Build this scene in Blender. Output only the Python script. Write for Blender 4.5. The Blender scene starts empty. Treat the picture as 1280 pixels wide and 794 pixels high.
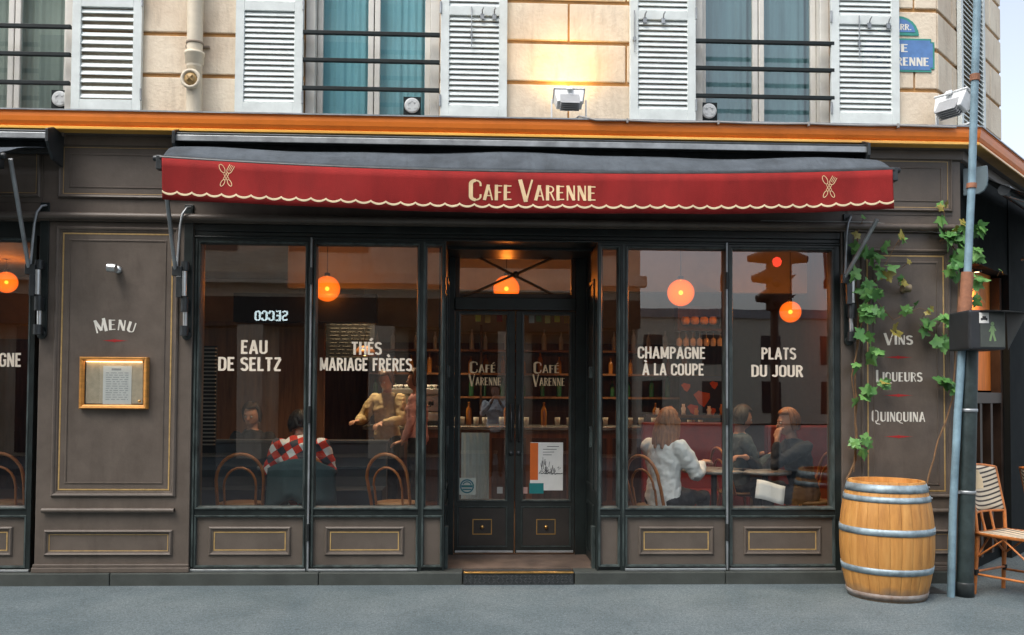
import bpy, bmesh, math, random
from mathutils import Vector, Matrix, noise
random.seed(7)
SC = bpy.context.scene
COL = SC.collection
R = math.radians

# ------------------------------------------------------------------ camera
F, YAW, PITCH, ROLL, PPX, PPY = 1100.0, R(2.3), math.atan(.03), .0058, 640.0, 461.0
CAM = Vector((0, -7.28, 1.55))
fw = Vector((math.sin(YAW)*math.cos(PITCH), math.cos(YAW)*math.cos(PITCH), math.sin(PITCH)))
rt0 = fw.cross(Vector((0, 0, 1))).normalized(); up0 = rt0.cross(fw)
rt = rt0*math.cos(ROLL) + up0*math.sin(ROLL)
up = up0*math.cos(ROLL) - rt0*math.sin(ROLL)
cd = bpy.data.cameras.new('camera'); cam = bpy.data.objects.new('camera', cd); COL.objects.link(cam)
cam.matrix_world = Matrix(((rt.x, up.x, -fw.x, CAM.x), (rt.y, up.y, -fw.y, CAM.y), (rt.z, up.z, -fw.z, CAM.z), (0, 0, 0, 1)))
cd.sensor_width = 36; cd.lens = F/1280*36; cd.shift_y = (PPY-397)/1280
cd.clip_start = .05; cd.clip_end = 500
SC.camera = cam

# ------------------------------------------------------------------ world, sun, exposure
w = bpy.data.worlds.new('World'); SC.world = w; w.use_nodes = True
nt = w.node_tree; bg = nt.nodes['Background']
sky = nt.nodes.new('ShaderNodeTexSky'); sky.sky_type = 'NISHITA'; sky.sun_disc = False
SUN_EL, SUN_AZ = R(58), R(225)
sky.sun_elevation = SUN_EL; sky.sun_rotation = SUN_AZ
sky.air_density = 1.0; sky.dust_density = 3.5; sky.ozone_density = 1.0
hs = nt.nodes.new('ShaderNodeHueSaturation'); hs.inputs['Saturation'].default_value = .5   # milky overcast
nt.links.new(sky.outputs[0], hs.inputs['Color']); nt.links.new(hs.outputs[0], bg.inputs[0]); bg.inputs[1].default_value = .15
sl = bpy.data.lights.new('sun', 'SUN'); sl.energy = .9; sl.angle = R(35); sl.color = (1, .97, .92)
so = bpy.data.objects.new('sun', sl); COL.objects.link(so)
sd = Vector((math.sin(SUN_AZ)*math.cos(SUN_EL), math.cos(SUN_AZ)*math.cos(SUN_EL), math.sin(SUN_EL)))
so.rotation_euler = sd.to_track_quat('Z', 'Y').to_euler(); so.location = (0, -20, 30)
SC.view_settings.view_transform = 'Standard'; SC.view_settings.look = 'None'
SC.view_settings.exposure = 1.05; SC.view_settings.gamma = 1
SC.render.engine = 'CYCLES'
cy = SC.cycles
cy.use_denoising = True
try: cy.denoiser = 'OPENIMAGEDENOISE'
except Exception: pass
cy.max_bounces = 7; cy.diffuse_bounces = 3; cy.glossy_bounces = 4; cy.transparent_max_bounces = 16; cy.transmission_bounces = 4
cy.caustics_reflective = False; cy.caustics_refractive = False; cy.sample_clamp_indirect = 6

def A(px, py, Y=0.0):
    """point of the real vertical plane at depth Y under a photograph pixel (used to measure sizes)"""
    d = fw + rt*((px-PPX)/F) + up*((PPY-py)/F)
    return CAM + d*((Y-CAM.y)/d.y)
def XX(px, Y=0.0, py=500): return A(px, py, Y).x
def ZZ(py, Y=0.0, px=640): return A(px, py, Y).z

# ------------------------------------------------------------------ materials
MATS = {}
def nodes(m): return m.node_tree.nodes, m.node_tree.links
def mat(name, col, rough=.5, metal=0, var=.12, scale=5, bump=.0, bscale=60, stretch=(1, 1, 1), col2=None, mixpow=None, spec=.5, grime=0, gst=(1, 1, 1)):
    if name in MATS: return MATS[name]
    m = bpy.data.materials.new(name); m.use_nodes = True; N, L = nodes(m)
    b = N['Principled BSDF']; b.inputs['Roughness'].default_value = rough; b.inputs['Metallic'].default_value = metal
    b.inputs['Specular IOR Level'].default_value = spec
    tc = N.new('ShaderNodeTexCoord'); mp = N.new('ShaderNodeMapping'); mp.inputs['Scale'].default_value = stretch
    L.new(tc.outputs['Object'], mp.inputs['Vector'])
    n = N.new('ShaderNodeTexNoise'); n.inputs['Scale'].default_value = scale; n.inputs['Detail'].default_value = 8; n.inputs['Roughness'].default_value = .62
    L.new(mp.outputs[0], n.inputs['Vector'])
    cr = N.new('ShaderNodeValToRGB'); e = cr.color_ramp.elements
    c2 = col2 or tuple(min(1, c*(1+var)) for c in col); c1 = tuple(c*(1-var) for c in col) if not col2 else col
    e[0].position = .32; e[0].color = (*c1, 1); e[1].position = .68; e[1].color = (*c2, 1)
    L.new(n.outputs['Fac'], cr.inputs[0])
    out = cr.outputs[0]
    if grime:
        n3 = N.new('ShaderNodeTexNoise'); n3.inputs['Scale'].default_value = 2.3; n3.inputs['Detail'].default_value = 10; n3.inputs['Roughness'].default_value = .75
        mg = N.new('ShaderNodeMapping'); mg.inputs['Scale'].default_value = gst; L.new(tc.outputs['Object'], mg.inputs[0]); L.new(mg.outputs[0], n3.inputs['Vector'])
        mr = N.new('ShaderNodeMapRange'); mr.inputs['From Min'].default_value = .5; mr.inputs['From Max'].default_value = .75; mr.inputs['To Max'].default_value = grime
        L.new(n3.outputs['Fac'], mr.inputs['Value'])
        mx = N.new('ShaderNodeMixRGB'); mx.inputs[2].default_value = (col[0]*.45, col[1]*.42, col[2]*.38, 1)
        L.new(mr.outputs[0], mx.inputs[0]); L.new(out, mx.inputs[1]); out = mx.outputs[0]
    L.new(out, b.inputs['Base Color'])
    rr = N.new('ShaderNodeMapRange'); rr.inputs['To Min'].default_value = max(.02, rough*.8); rr.inputs['To Max'].default_value = min(1, rough*1.25)
    L.new(n.outputs['Fac'], rr.inputs['Value']); L.new(rr.outputs[0], b.inputs['Roughness'])
    if bump:
        n2 = N.new('ShaderNodeTexNoise'); n2.inputs['Scale'].default_value = bscale; n2.inputs['Detail'].default_value = 5
        L.new(mp.outputs[0], n2.inputs['Vector'])
        bp = N.new('ShaderNodeBump'); bp.inputs['Strength'].default_value = bump; bp.inputs['Distance'].default_value = .01
        L.new(n2.outputs['Fac'], bp.inputs['Height']); L.new(bp.outputs[0], b.inputs['Normal'])
    MATS[name] = m; return m
def emis(name, col, strength):
    m = bpy.data.materials.new(name); m.use_nodes = True; N, L = nodes(m)
    N.remove(N['Principled BSDF']); e = N.new('ShaderNodeEmission'); e.inputs[0].default_value = (*col, 1); e.inputs[1].default_value = strength
    L.new(e.outputs[0], N['Material Output'].inputs[0]); MATS[name] = m; return m
def glass(name, tint=(.93, .96, .95), boost=3.5, rough=0.0):
    m = bpy.data.materials.new(name); m.use_nodes = True; N, L = nodes(m)
    N.remove(N['Principled BSDF'])
    t = N.new('ShaderNodeBsdfTransparent'); t.inputs[0].default_value = (*tint, 1)
    g = N.new('ShaderNodeBsdfGlossy'); g.inputs['Roughness'].default_value = rough
    f = N.new('ShaderNodeFresnel')
    # a pane has air on both sides: same reflectance from the back as from the front
    ge = N.new('ShaderNodeNewGeometry'); ir = N.new('ShaderNodeMapRange'); ir.inputs['To Min'].default_value = 1.5; ir.inputs['To Max'].default_value = 1/1.5
    L.new(ge.outputs['Backfacing'], ir.inputs['Value']); L.new(ir.outputs[0], f.inputs[0])
    mu = N.new('ShaderNodeMath'); mu.operation = 'MULTIPLY'; mu.use_clamp = True; mu.inputs[1].default_value = boost
    mx = N.new('ShaderNodeMixShader')
    # pane very slightly uneven
    tc = N.new('ShaderNodeTexCoord'); n = N.new('ShaderNodeTexNoise'); n.inputs['Scale'].default_value = 1.6; n.inputs['Detail'].default_value = 1
    bp = N.new('ShaderNodeBump'); bp.inputs['Strength'].default_value = .025; bp.inputs['Distance'].default_value = .02
    L.new(tc.outputs['Object'], n.inputs['Vector']); L.new(n.outputs['Fac'], bp.inputs['Height']); L.new(bp.outputs[0], g.inputs['Normal'])
    L.new(f.outputs[0], mu.inputs[0]); L.new(mu.outputs[0], mx.inputs[0]); L.new(t.outputs[0], mx.inputs[1]); L.new(g.outputs[0], mx.inputs[2])
    L.new(mx.outputs[0], N['Material Output'].inputs[0]); MATS[name] = m; return m

TAUPE = mat('taupe_paint', (.118, .094, .075), .45, var=.16, scale=5, bump=.1, bscale=55, grime=.5, gst=(2.5, 1, .8))
TAUPE2 = mat('taupe_panel_paint', (.11, .088, .07), .5, var=.15, scale=4, bump=.1, bscale=70, grime=.4)
GREEN = mat('dark_green_paint', (.012, .0175, .0165), .36, var=.35, scale=7, bump=.05, bscale=70)
GREENW = mat('worn_green_paint', (.042, .055, .052), .38, var=.65, scale=16, bump=.08, bscale=60, stretch=(1, 1, .35))
BLACKP = mat('black_paint', (.014, .016, .016), .4, var=.3, scale=8)
GOLD = mat('gold_line_paint', (.5, .33, .13), .42, metal=.2, var=.2, scale=20)
BRASS = mat('brass', (.62, .36, .12), .3, metal=.9, var=.25, scale=12, bump=.05)
ORANGE = mat('orange_cornice_paint', (.88, .225, .024), .4, var=.16, scale=3, bump=.05, bscale=30, stretch=(.25, 1, 1), grime=.35)
ORANGE_HILITE = mat('orange_edge_highlight', (.95, .47, .1), .22, var=.18, scale=5, stretch=(.3, 1, 1))  # lighter orange puts the bright highlight of the cornice edge into its colour
ZINC = mat('zinc', (.33, .35, .36), .42, metal=.6, var=.3, scale=6, bump=.08, bscale=25)
STONE = mat('limestone', (.66, .53, .39), .85, col2=(.86, .76, .6), scale=1.7, bump=.45, bscale=38, grime=.5, gst=(3, 3, .5))
JOINT = mat('stone_joint', (.5, .27, .1), .9, var=.25, scale=6, bump=.1)
PLINTH = mat('grey_green_stone', (.05, .057, .05), .7, var=.25, scale=5, bump=.2, bscale=60, grime=.5)
SHUT = mat('shutter_paint', (.68, .73, .71), .5, var=.1, scale=6, bump=.1, bscale=40, grime=.22)
WINW = mat('window_paint', (.68, .66, .6), .5, var=.08, scale=5, grime=.15)
TEAL = mat('teal_curtain', (.3, .56, .6), .8, var=.08, scale=2)
GREYCUR = mat('grey_curtain', (.34, .35, .29), .85, var=.12, scale=2)
RAIL = mat('iron_rail_paint', (.01, .016, .017), .6, var=.3, scale=9, spec=.3)
PIPE = mat('cream_pipe_paint', (.68, .6, .46), .5, var=.1, scale=6, grime=.3)
WHITE = mat('white_plastic', (.75, .77, .77), .45, var=.06, scale=8, grime=.12)
REDCLOTH = mat('red_awning_cloth', (.265, .02, .0185), .85, var=.2, scale=2.5, bump=.3, bscale=260, spec=.2, grime=.22, stretch=(1.5, 1, .5))
REDDARK = mat('red_underflap_cloth', (.2, .018, .02), .8, var=.14, scale=3, bump=.2, bscale=200)
GREYCLOTH = mat('grey_awning_cloth', (.08, .094, .108), .9, var=.3, scale=4, bump=.3, bscale=150, grime=.5, gst=(4, 1, .6), spec=.2)
CREAM = mat('cream_trim', (.8, .63, .4), .7, var=.1, scale=10)
LETTER = mat('cream_letter_paint', (.86, .74, .58), .5, var=.06, scale=10)
LETTERW = mat('ivory_letter_paint', (.8, .77, .68), .5, var=.08, scale=10)
LETTERG = mat('gold_letter_paint', (.83, .6, .34), .5, var=.12, scale=10)
REDP = mat('red_flourish_paint', (.4, .02, .02), .5, var=.1, scale=10)
ALU = mat('aluminium', (.55, .57, .57), .32, metal=.85, var=.15, scale=9)
DARKMETAL = mat('dark_metal', (.045, .05, .052), .38, metal=.5, var=.3, scale=12)
GLASS = glass('shop_glass')
GLASSUP = glass('upper_glass', (.85, .95, .97), 2.6)
PAPER = mat('paper', (.84, .84, .8), .7, var=.05, scale=10)
INK = mat('ink', (.04, .04, .045), .7)
LINEN = mat('menu_backing', (.6, .5, .36), .8, var=.15, scale=20)
WOODDARK = mat('dark_interior_wood', (.07, .036, .02), .42, var=.4, scale=4, stretch=(6, 6, .6), bump=.08)
WOODMID = mat('warm_interior_wood', (.2, .085, .032), .45, var=.35, scale=4, stretch=(6, 6, .6), bump=.08)
BENT = mat('bentwood', (.4, .14, .035), .3, var=.25, scale=9)
ZINCBAR = mat('grey_bar_panel', (.09, .1, .105), .4, var=.2, scale=4)
SKIN = mat('skin', (.56, .3, .2), .55, var=.08, scale=9)
HAIRB = mat('brown_hair', (.13, .06, .028), .5, var=.4, scale=14, stretch=(4, 4, .5), bump=.2)
HAIRR = mat('auburn_hair', (.34, .13, .045), .5, var=.45, scale=16, stretch=(4, 4, .5), bump=.25)
HAIRD = mat('dark_hair', (.022, .016, .013), .5, var=.4, scale=14, bump=.2)
KNIT = mat('white_knit', (.86, .87, .85), .9, var=.05, scale=8, bump=.3, bscale=160)
CREAMSHIRT = mat('cream_shirt', (.6, .47, .25), .85, var=.15, scale=5, bump=.1)
DARKCLOTH = mat('dark_cloth', (.02, .023, .03), .9, var=.3, scale=8, bump=.1)
BLUECLOTH = mat('slate_cloth', (.06, .085, .1), .9, var=.25, scale=8, bump=.1)
PALESHIRT = mat('pale_shirt', (.8, .85, .86), .85, var=.06, scale=8)
PINKCLOTH = mat('pink_cloth', (.5, .26, .25), .9, var=.1, scale=8)

# ------------------------------------------------------------------ mesh builder
class MB:
    def __init__(s): s.v = []; s.f = []; s.sm = []; s.mi = []; s.cur = 0
    def add(s, vs, fs, smooth=False):
        o = len(s.v); s.v += [tuple(v) for v in vs]
        for f in fs: s.f.append(tuple(i+o for i in f)); s.sm.append(smooth); s.mi.append(s.cur)
        return s
    def box(s, x0, x1, y0, y1, z0, z1, M=None):
        x0, x1 = sorted((x0, x1)); y0, y1 = sorted((y0, y1)); z0, z1 = sorted((z0, z1))
        vs = [(x0, y0, z0), (x1, y0, z0), (x1, y1, z0), (x0, y1, z0), (x0, y0, z1), (x1, y0, z1), (x1, y1, z1), (x0, y1, z1)]
        if M is not None: vs = [M @ Vector(v) for v in vs]
        return s.add(vs, [(0, 3, 2, 1), (4, 5, 6, 7), (0, 1, 5, 4), (1, 2, 6, 5), (2, 3, 7, 6), (3, 0, 4, 7)])
    def ring(s, x0, x1, z0, z1, w, y0, y1, wb=None, wt=None):
        wb = w if wb is None else wb; wt = w if wt is None else wt
        s.box(x0, x0+w, y0, y1, z0, z1); s.box(x1-w, x1, y0, y1, z0, z1)
        s.box(x0+w, x1-w, y0, y1, z0, z0+wb); s.box(x0+w, x1-w, y0, y1, z1-wt, z1); return s
    def bevring(s, x0, x1, z0, z1, prof):
        """mitred moulding frame; prof: list of (inset, y) from outside in"""
        n = len(prof); vs = []
        for (i, y) in prof:
            vs += [(x0+i, y, z0+i), (x1-i, y, z0+i), (x1-i, y, z1-i), (x0+i, y, z1-i)]
        fs = []
        for k in range(n-1):
            for j in range(4):
                a, b = k*4+j, k*4+(j+1) % 4; fs.append((a, b, b+4, a+4))
        return s.add(vs, fs)
    def tube(s, pts, r, n=10, caps=True, smooth=True):
        pts = [Vector(p) for p in pts]; rs = r if isinstance(r, (list, tuple)) else [r]*len(pts)
        vs = []; fs = []; prev = None
        for i, p in enumerate(pts):
            t = (pts[min(i+1, len(pts)-1)] - pts[max(i-1, 0)]).normalized()
            if prev is None:
                a = Vector((0, 0, 1)) if abs(t.z) < .9 else Vector((1, 0, 0)); u = t.cross(a).normalized()
            else: u = (prev - t*prev.dot(t)).normalized()
            prev = u; v = t.cross(u)
            vs += [p + (u*math.cos(2*math.pi*k/n) + v*math.sin(2*math.pi*k/n))*rs[i] for k in range(n)]
        for i in range(len(pts)-1):
            for k in range(n):
                k2 = (k+1) % n; fs.append((i*n+k, i*n+k2, (i+1)*n+k2, (i+1)*n+k))
        s.add(vs, fs, smooth)
        if caps:
            m = len(pts)-1
            s.add(vs[:n], [tuple(range(n))[::-1]]); s.add(vs[m*n:], [tuple(range(n))])
        return s
    def lathe(s, prof, c=(0, 0, 0), n=32, M=None, smooth=True, a0=0, a1=360):
        full = abs(a1-a0) >= 360; m = n if full else n+1; vs = []; fs = []
        for (r, z) in prof:
            for k in range(m):
                a = R(a0 + (a1-a0)*k/n); v = Vector((r*math.cos(a), r*math.sin(a), z))
                if M is not None: v = M @ v
                vs.append(v + Vector(c))
        for i in range(len(prof)-1):
            for k in range(n):
                k2 = (k+1) % m; fs.append((i*m+k, i*m+k2, (i+1)*m+k2, (i+1)*m+k))
        return s.add(vs, fs, smooth)
    def sphere(s, c, r, n=20, m=12, sc=(1, 1, 1), lo=-90, hi=90):
        prof = [(r*math.cos(R(lo+(hi-lo)*i/m)), r*math.sin(R(lo+(hi-lo)*i/m))) for i in range(m+1)]
        M = Matrix.Diagonal((*sc, 1)); return s.lathe(prof, c, n, M)
    def prism(s, pts, f, d):
        """pts 2-D outline (CCW seen from front), f maps (u,v,w)->3-D, thickness d"""
        n = len(pts)
        vs = [f(u, v, 0) for u, v in pts] + [f(u, v, d) for u, v in pts]
        fs = [tuple(range(n)), tuple(range(2*n-1, n-1, -1))] + [(i, i+n, (i+1) % n+n, (i+1) % n) for i in range(n)]
        return s.add(vs, fs)
    def sheet(s, grid, smooth=True):
        n, m = len(grid), len(grid[0]); vs = [p for row in grid for p in row]
        return s.add(vs, [(i*m+j, i*m+j+1, (i+1)*m+j+1, (i+1)*m+j) for i in range(n-1) for j in range(m-1)], smooth)
    def quad(s, a, b, c, d): return s.add([a, b, c, d], [(0, 1, 2, 3)])
    def build(s, name, mt, parent=None, bevel=0, solid=0, sub=0, segs=2):
        me = bpy.data.meshes.new(name); loc = ROOT.get(parent, Vector((0, 0, 0))) if parent else Vector((0, 0, 0))
        me.from_pydata([tuple(Vector(v)-loc) for v in s.v], [], s.f)
        me.polygons.foreach_set('use_smooth', s.sm)
        for q in (mt if isinstance(mt, (list, tuple)) else [mt]): me.materials.append(q)
        me.polygons.foreach_set('material_index', s.mi); me.update()
        o = bpy.data.objects.new(name, me); COL.objects.link(o)
        if parent: o.parent = parent; ROOT[o] = loc
        if bevel:
            b = o.modifiers.new('b', 'BEVEL'); b.width = bevel; b.segments = segs; b.limit_method = 'ANGLE'; b.angle_limit = R(40)
        if solid:
            q = o.modifiers.new('s', 'SOLIDIFY'); q.thickness = solid; q.offset = 0
        if sub:
            q = o.modifiers.new('u', 'SUBSURF'); q.levels = q.render_levels = sub
        return o
ROOT = {}
def tag(o, label=None, cat=None, group=None, kind=None):
    if label: o['label'] = label
    if cat: o['category'] = cat
    if group: o['group'] = group
    if kind: o['kind'] = kind
    return o
def thing(name, label, cat, loc=(0, 0, 0), group=None):
    o = bpy.data.objects.new(name, None); o.empty_display_size = .1; COL.objects.link(o); o.location = loc
    ROOT[o] = Vector(loc); return tag(o, label, cat, group)
def solo(mb, name, mt, label, cat, loc, group=None, **k):
    """a thing that is one mesh, origin at its base"""
    lv = Vector(loc); mb.v = [tuple(Vector(v)-lv) for v in mb.v]
    o = mb.build(name, mt, **k); o.location = lv; ROOT[o] = lv; return tag(o, label, cat, group)
def struct(mb, name, mt, **k): return tag(mb.build(name, mt, **k), kind='structure')
def children(o): return [c for c in bpy.data.objects if c.parent == o]
def copy_tree(o, parent=None):
    c = o.copy(); COL.objects.link(c); c.parent = parent
    for ch in children(o): copy_tree(ch, c)
    return c

# ------------------------------------------------------------------ lettering drawn stroke by stroke
def arc(cx, cy, rx, ry, a0, a1, n=16):
    return [(cx+rx*math.cos(R(a0+(a1-a0)*i/n)), cy+ry*math.sin(R(a0+(a1-a0)*i/n))) for i in range(n+1)]
H, L_ = 1.0, 0.0   # heavy / light stroke in the display face (equal in the plain face)
def rnd(x0, x1, y0, y1, n=10):
    """condensed bowl: straight sides with round ends"""
    cx, rx = (x0+x1)/2, (x1-x0)/2
    return arc(cx, y1-rx, rx, rx, 180, 0, n) + arc(cx, y0+rx, rx, rx, 0, -180, n) + [(x0, y1-rx)]
GL = {
 'A': (.5, [(H, [(.06, 0), (.25, 1)]), (L_, [(.25, 1), (.44, 0)]), (L_, [(.12, .3), (.38, .3)])]),
 'C': (.44, [(H, [(.07, .5)] + arc(.23, .77, .16, .16, 180, 90, 8)), (L_, arc(.23, .77, .16, .16, 90, -5, 8) + [(.39, .68)]), (H, [(.07, .5)] + arc(.23, .23, .16, .16, 180, 270, 8)), (L_, arc(.23, .23, .16, .16, 270, 365, 8) + [(.39, .32)])]),
 'D': (.46, [(H, [(.08, 0), (.08, 1)]), (L_, [(.08, .93), (.22, .93)] + arc(.22, .75, .17, .18, 90, 0, 8) + arc(.22, .25, .17, .18, 0, -90, 8) + [(.08, .07)])]),
 'E': (.4, [(H, [(.08, 0), (.08, 1)]), (L_, [(.08, .93), (.37, .93)]), (L_, [(.08, .52), (.32, .52)]), (L_, [(.08, .07), (.37, .07)])]),
 'F': (.38, [(H, [(.08, 0), (.08, 1)]), (L_, [(.08, .93), (.36, .93)]), (L_, [(.08, .52), (.31, .52)])]),
 'G': (.46, [(H, [(.07, .5)] + arc(.23, .77, .16, .16, 180, 90, 8)), (L_, arc(.23, .77, .16, .16, 90, -5, 8) + [(.39, .7)]), (H, [(.07, .5)] + arc(.23, .23, .16, .16, 180, 270, 8)), (L_, arc(.23, .23, .16, .16, 270, 360, 8) + [(.39, .47), (.25, .47)])]),
 'H': (.47, [(H, [(.08, 0), (.08, 1)]), (L_, [(.39, 0), (.39, 1)]), (L_, [(.08, .5), (.39, .5)])]),
 'I': (.17, [(H, [(.085, 0), (.085, 1)])]),
 'J': (.36, [(H, [(.27, 1), (.27, .25)] + arc(.15, .2, .12, .13, 10, -170, 10))]),
 'L': (.37, [(H, [(.08, 0), (.08, 1)]), (L_, [(.08, .07), (.35, .07)])]),
 'M': (.58, [(L_, [(.08, 0), (.08, 1)]), (H, [(.09, .98), (.29, .12)]), (L_, [(.29, .12), (.49, .98)]), (H, [(.5, 0), (.5, 1)])]),
 'N': (.48, [(L_, [(.08, 0), (.08, 1)]), (H, [(.09, .98), (.39, .02)]), (L_, [(.4, 0), (.4, 1)])]),
 'O': (.46, [(H, arc(.23, .76, .16, .17, 90, 180, 8) + arc(.23, .24, .16, .17, 180, 270, 8)), (L_, arc(.23, .24, .16, .17, 270, 360, 8) + arc(.23, .76, .16, .17, 0, 90, 8))]),
 'P': (.42, [(H, [(.08, 0), (.08, 1)]), (L_, [(.08, .93), (.2, .93)] + arc(.2, .72, .16, .21, 90, -90, 12) + [(.08, .51)])]),
 'Q': (.48, [(H, arc(.23, .76, .16, .17, 90, 180, 8) + arc(.23, .24, .16, .17, 180, 270, 8)), (L_, arc(.23, .24, .16, .17, 270, 360, 8) + arc(.23, .76, .16, .17, 0, 90, 8)), (L_, [(.2, .12), (.3, -.1), (.52, -.16)])]),
 'R': (.45, [(H, [(.08, 0), (.08, 1)]), (L_, [(.08, .93), (.2, .93)] + arc(.2, .73, .16, .2, 90, -90, 12) + [(.08, .53)]), (L_, [(.22, .53), (.4, 0)])]),
 'S': (.42, [(H, arc(.21, .76, .15, .17, 15, 180, 10) + arc(.21, .76, .15, .22, 180, 262, 5) + arc(.21, .3, .15, .22, 82, 0, 5) + arc(.21, .24, .15, .17, 0, -165, 10))]),
 'T': (.42, [(H, [(.21, 0), (.21, .9)]), (L_, [(.02, .93), (.4, .93)])]),
 'U': (.47, [(H, [(.08, 1), (.08, .25)] + arc(.235, .24, .155, .17, 180, 270, 8)), (L_, arc(.235, .24, .155, .17, 270, 360, 8) + [(.39, 1)])]),
 'V': (.48, [(H, [(.04, 1), (.24, 0)]), (L_, [(.24, 0), (.44, 1)])]),
 'Z': (.42, [(L_, [(.05, .93), (.38, .93)]), (H, [(.37, .9), (.06, .1)]), (L_, [(.04, .07), (.39, .07)])]),
 '7': (.4, [(L_, [(.03, .93), (.37, .93)]), (H, [(.36, .9), (.15, 0)])]),
 '.': (.16, [(H, [(.08, 0), (.08, .14)])]),
 ' ': (.22, []),
}
ACC = {'É': ('E', [(.15, 1.1), (.3, 1.28)]), 'È': ('E', [(.1, 1.28), (.25, 1.1)]), 'À': ('A', [(.15, 1.26), (.3, 1.1)])}
def ribbon(mb, pts, wd, f, dep):
    pts = [p for i, p in enumerate(pts) if i == 0 or math.hypot(p[0]-pts[i-1][0], p[1]-pts[i-1][1]) > 1e-5]
    n = len(pts); Lp = []; Rp = []
    for i in range(n):
        a = Vector(pts[max(i-1, 0)]); b = Vector(pts[i]); c = Vector(pts[min(i+1, n-1)])
        d1 = (b-a).normalized() if i > 0 else (c-b).normalized(); d2 = (c-b).normalized() if i < n-1 else d1
        n1 = Vector((-d1.y, d1.x)); n2 = Vector((-d2.y, d2.x)); m = n1+n2
        m = m.normalized() if m.length > 1e-6 else n1; k = min(1.8, 1/max(.3, m.dot(n1)))
        Lp.append(b+m*wd/2*k); Rp.append(b-m*wd/2*k)
    mb.add([f(p.x, p.y, dep) for p in Rp] + [f(p.x, p.y, dep) for p in Lp], [(i, i+1, n+i+1, n+i) for i in range(n-1)])
def text_width(s, style, track, big):
    x = 0
    for i, ch in enumerate(s):
        g = GL[ACC[ch][0]] if ch in ACC else GL[ch]; k = big if (big > 1 and (i == 0 or s[i-1] == ' ')) else 1
        x += g[0]*k*STY[style][2] + track
    return x - track
STY = {'plain': (.15, .15, 1.0), 'display': (.155, .075, 1.0), 'thin': (.13, .09, 1.0), 'wide': (.17, .11, 1.5)}
def lettering(mb, s, f, cx, cz, h, style='plain', track=.05, big=1.0, width=None, arch=0):
    """letters of cap height h centred at cx, baseline cz; f(u,v,w)->3-D. width: squeeze to this width"""
    hv, li, wx = STY[style]; tw = text_width(s, style, track, big); sx = h if width is None else width/tw
    x = -tw/2; lay = 0
    for i, ch in enumerate(s):
        acc = None
        if ch in ACC: base, acc = ACC[ch]
        else: base = ch
        gw, st = GL[base]; k = big if (big > 1 and (i == 0 or s[i-1] == ' ')) else 1
        ox = x; th = 0; cw = gw*k*wx
        def g(u, v, wv, ox=ox, k=k, cw=cw):
            X = (ox + u*wx*k)*sx; Zv = v*h*k - (k-1)*h*.22
            if arch:
                a = (ox+cw/2)*sx/arch; lx = X-(ox+cw/2)*sx
                X = arch*math.sin(a) + lx*math.cos(a) + Zv*math.sin(a); Zv = arch*(math.cos(a)-1) - lx*math.sin(a) + Zv*math.cos(a)
            return f(cx+X, cz+Zv, wv)
        allst = [(hv if q else li, p) for q, p in st] + ([(li*1.1, acc)] if acc else [])
        for wd, p in allst:
            lay += 1; ribbon(mb, p, wd/(1 if k == 1 else k**.4), g, .0002 + (lay % 7)*.00012)
        x += cw + track
    return mb
def wallf(Y): return lambda u, v, wv: (u, Y-wv, v)
# ================================================================== the street
CX = 4.1                       # where the front meets the slanted side street
SU, SN = Vector((.7071, .7071, 0)), Vector((.7071, -.7071, 0))
def side(t, d, z): p = Vector((CX, 0, 0)) + Vector((.4142, -1, 0))*0 + SU*t + SN*d; return (p.x, p.y, z)
def corner(d, z): return (CX+.4142*d, -d, z)

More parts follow.
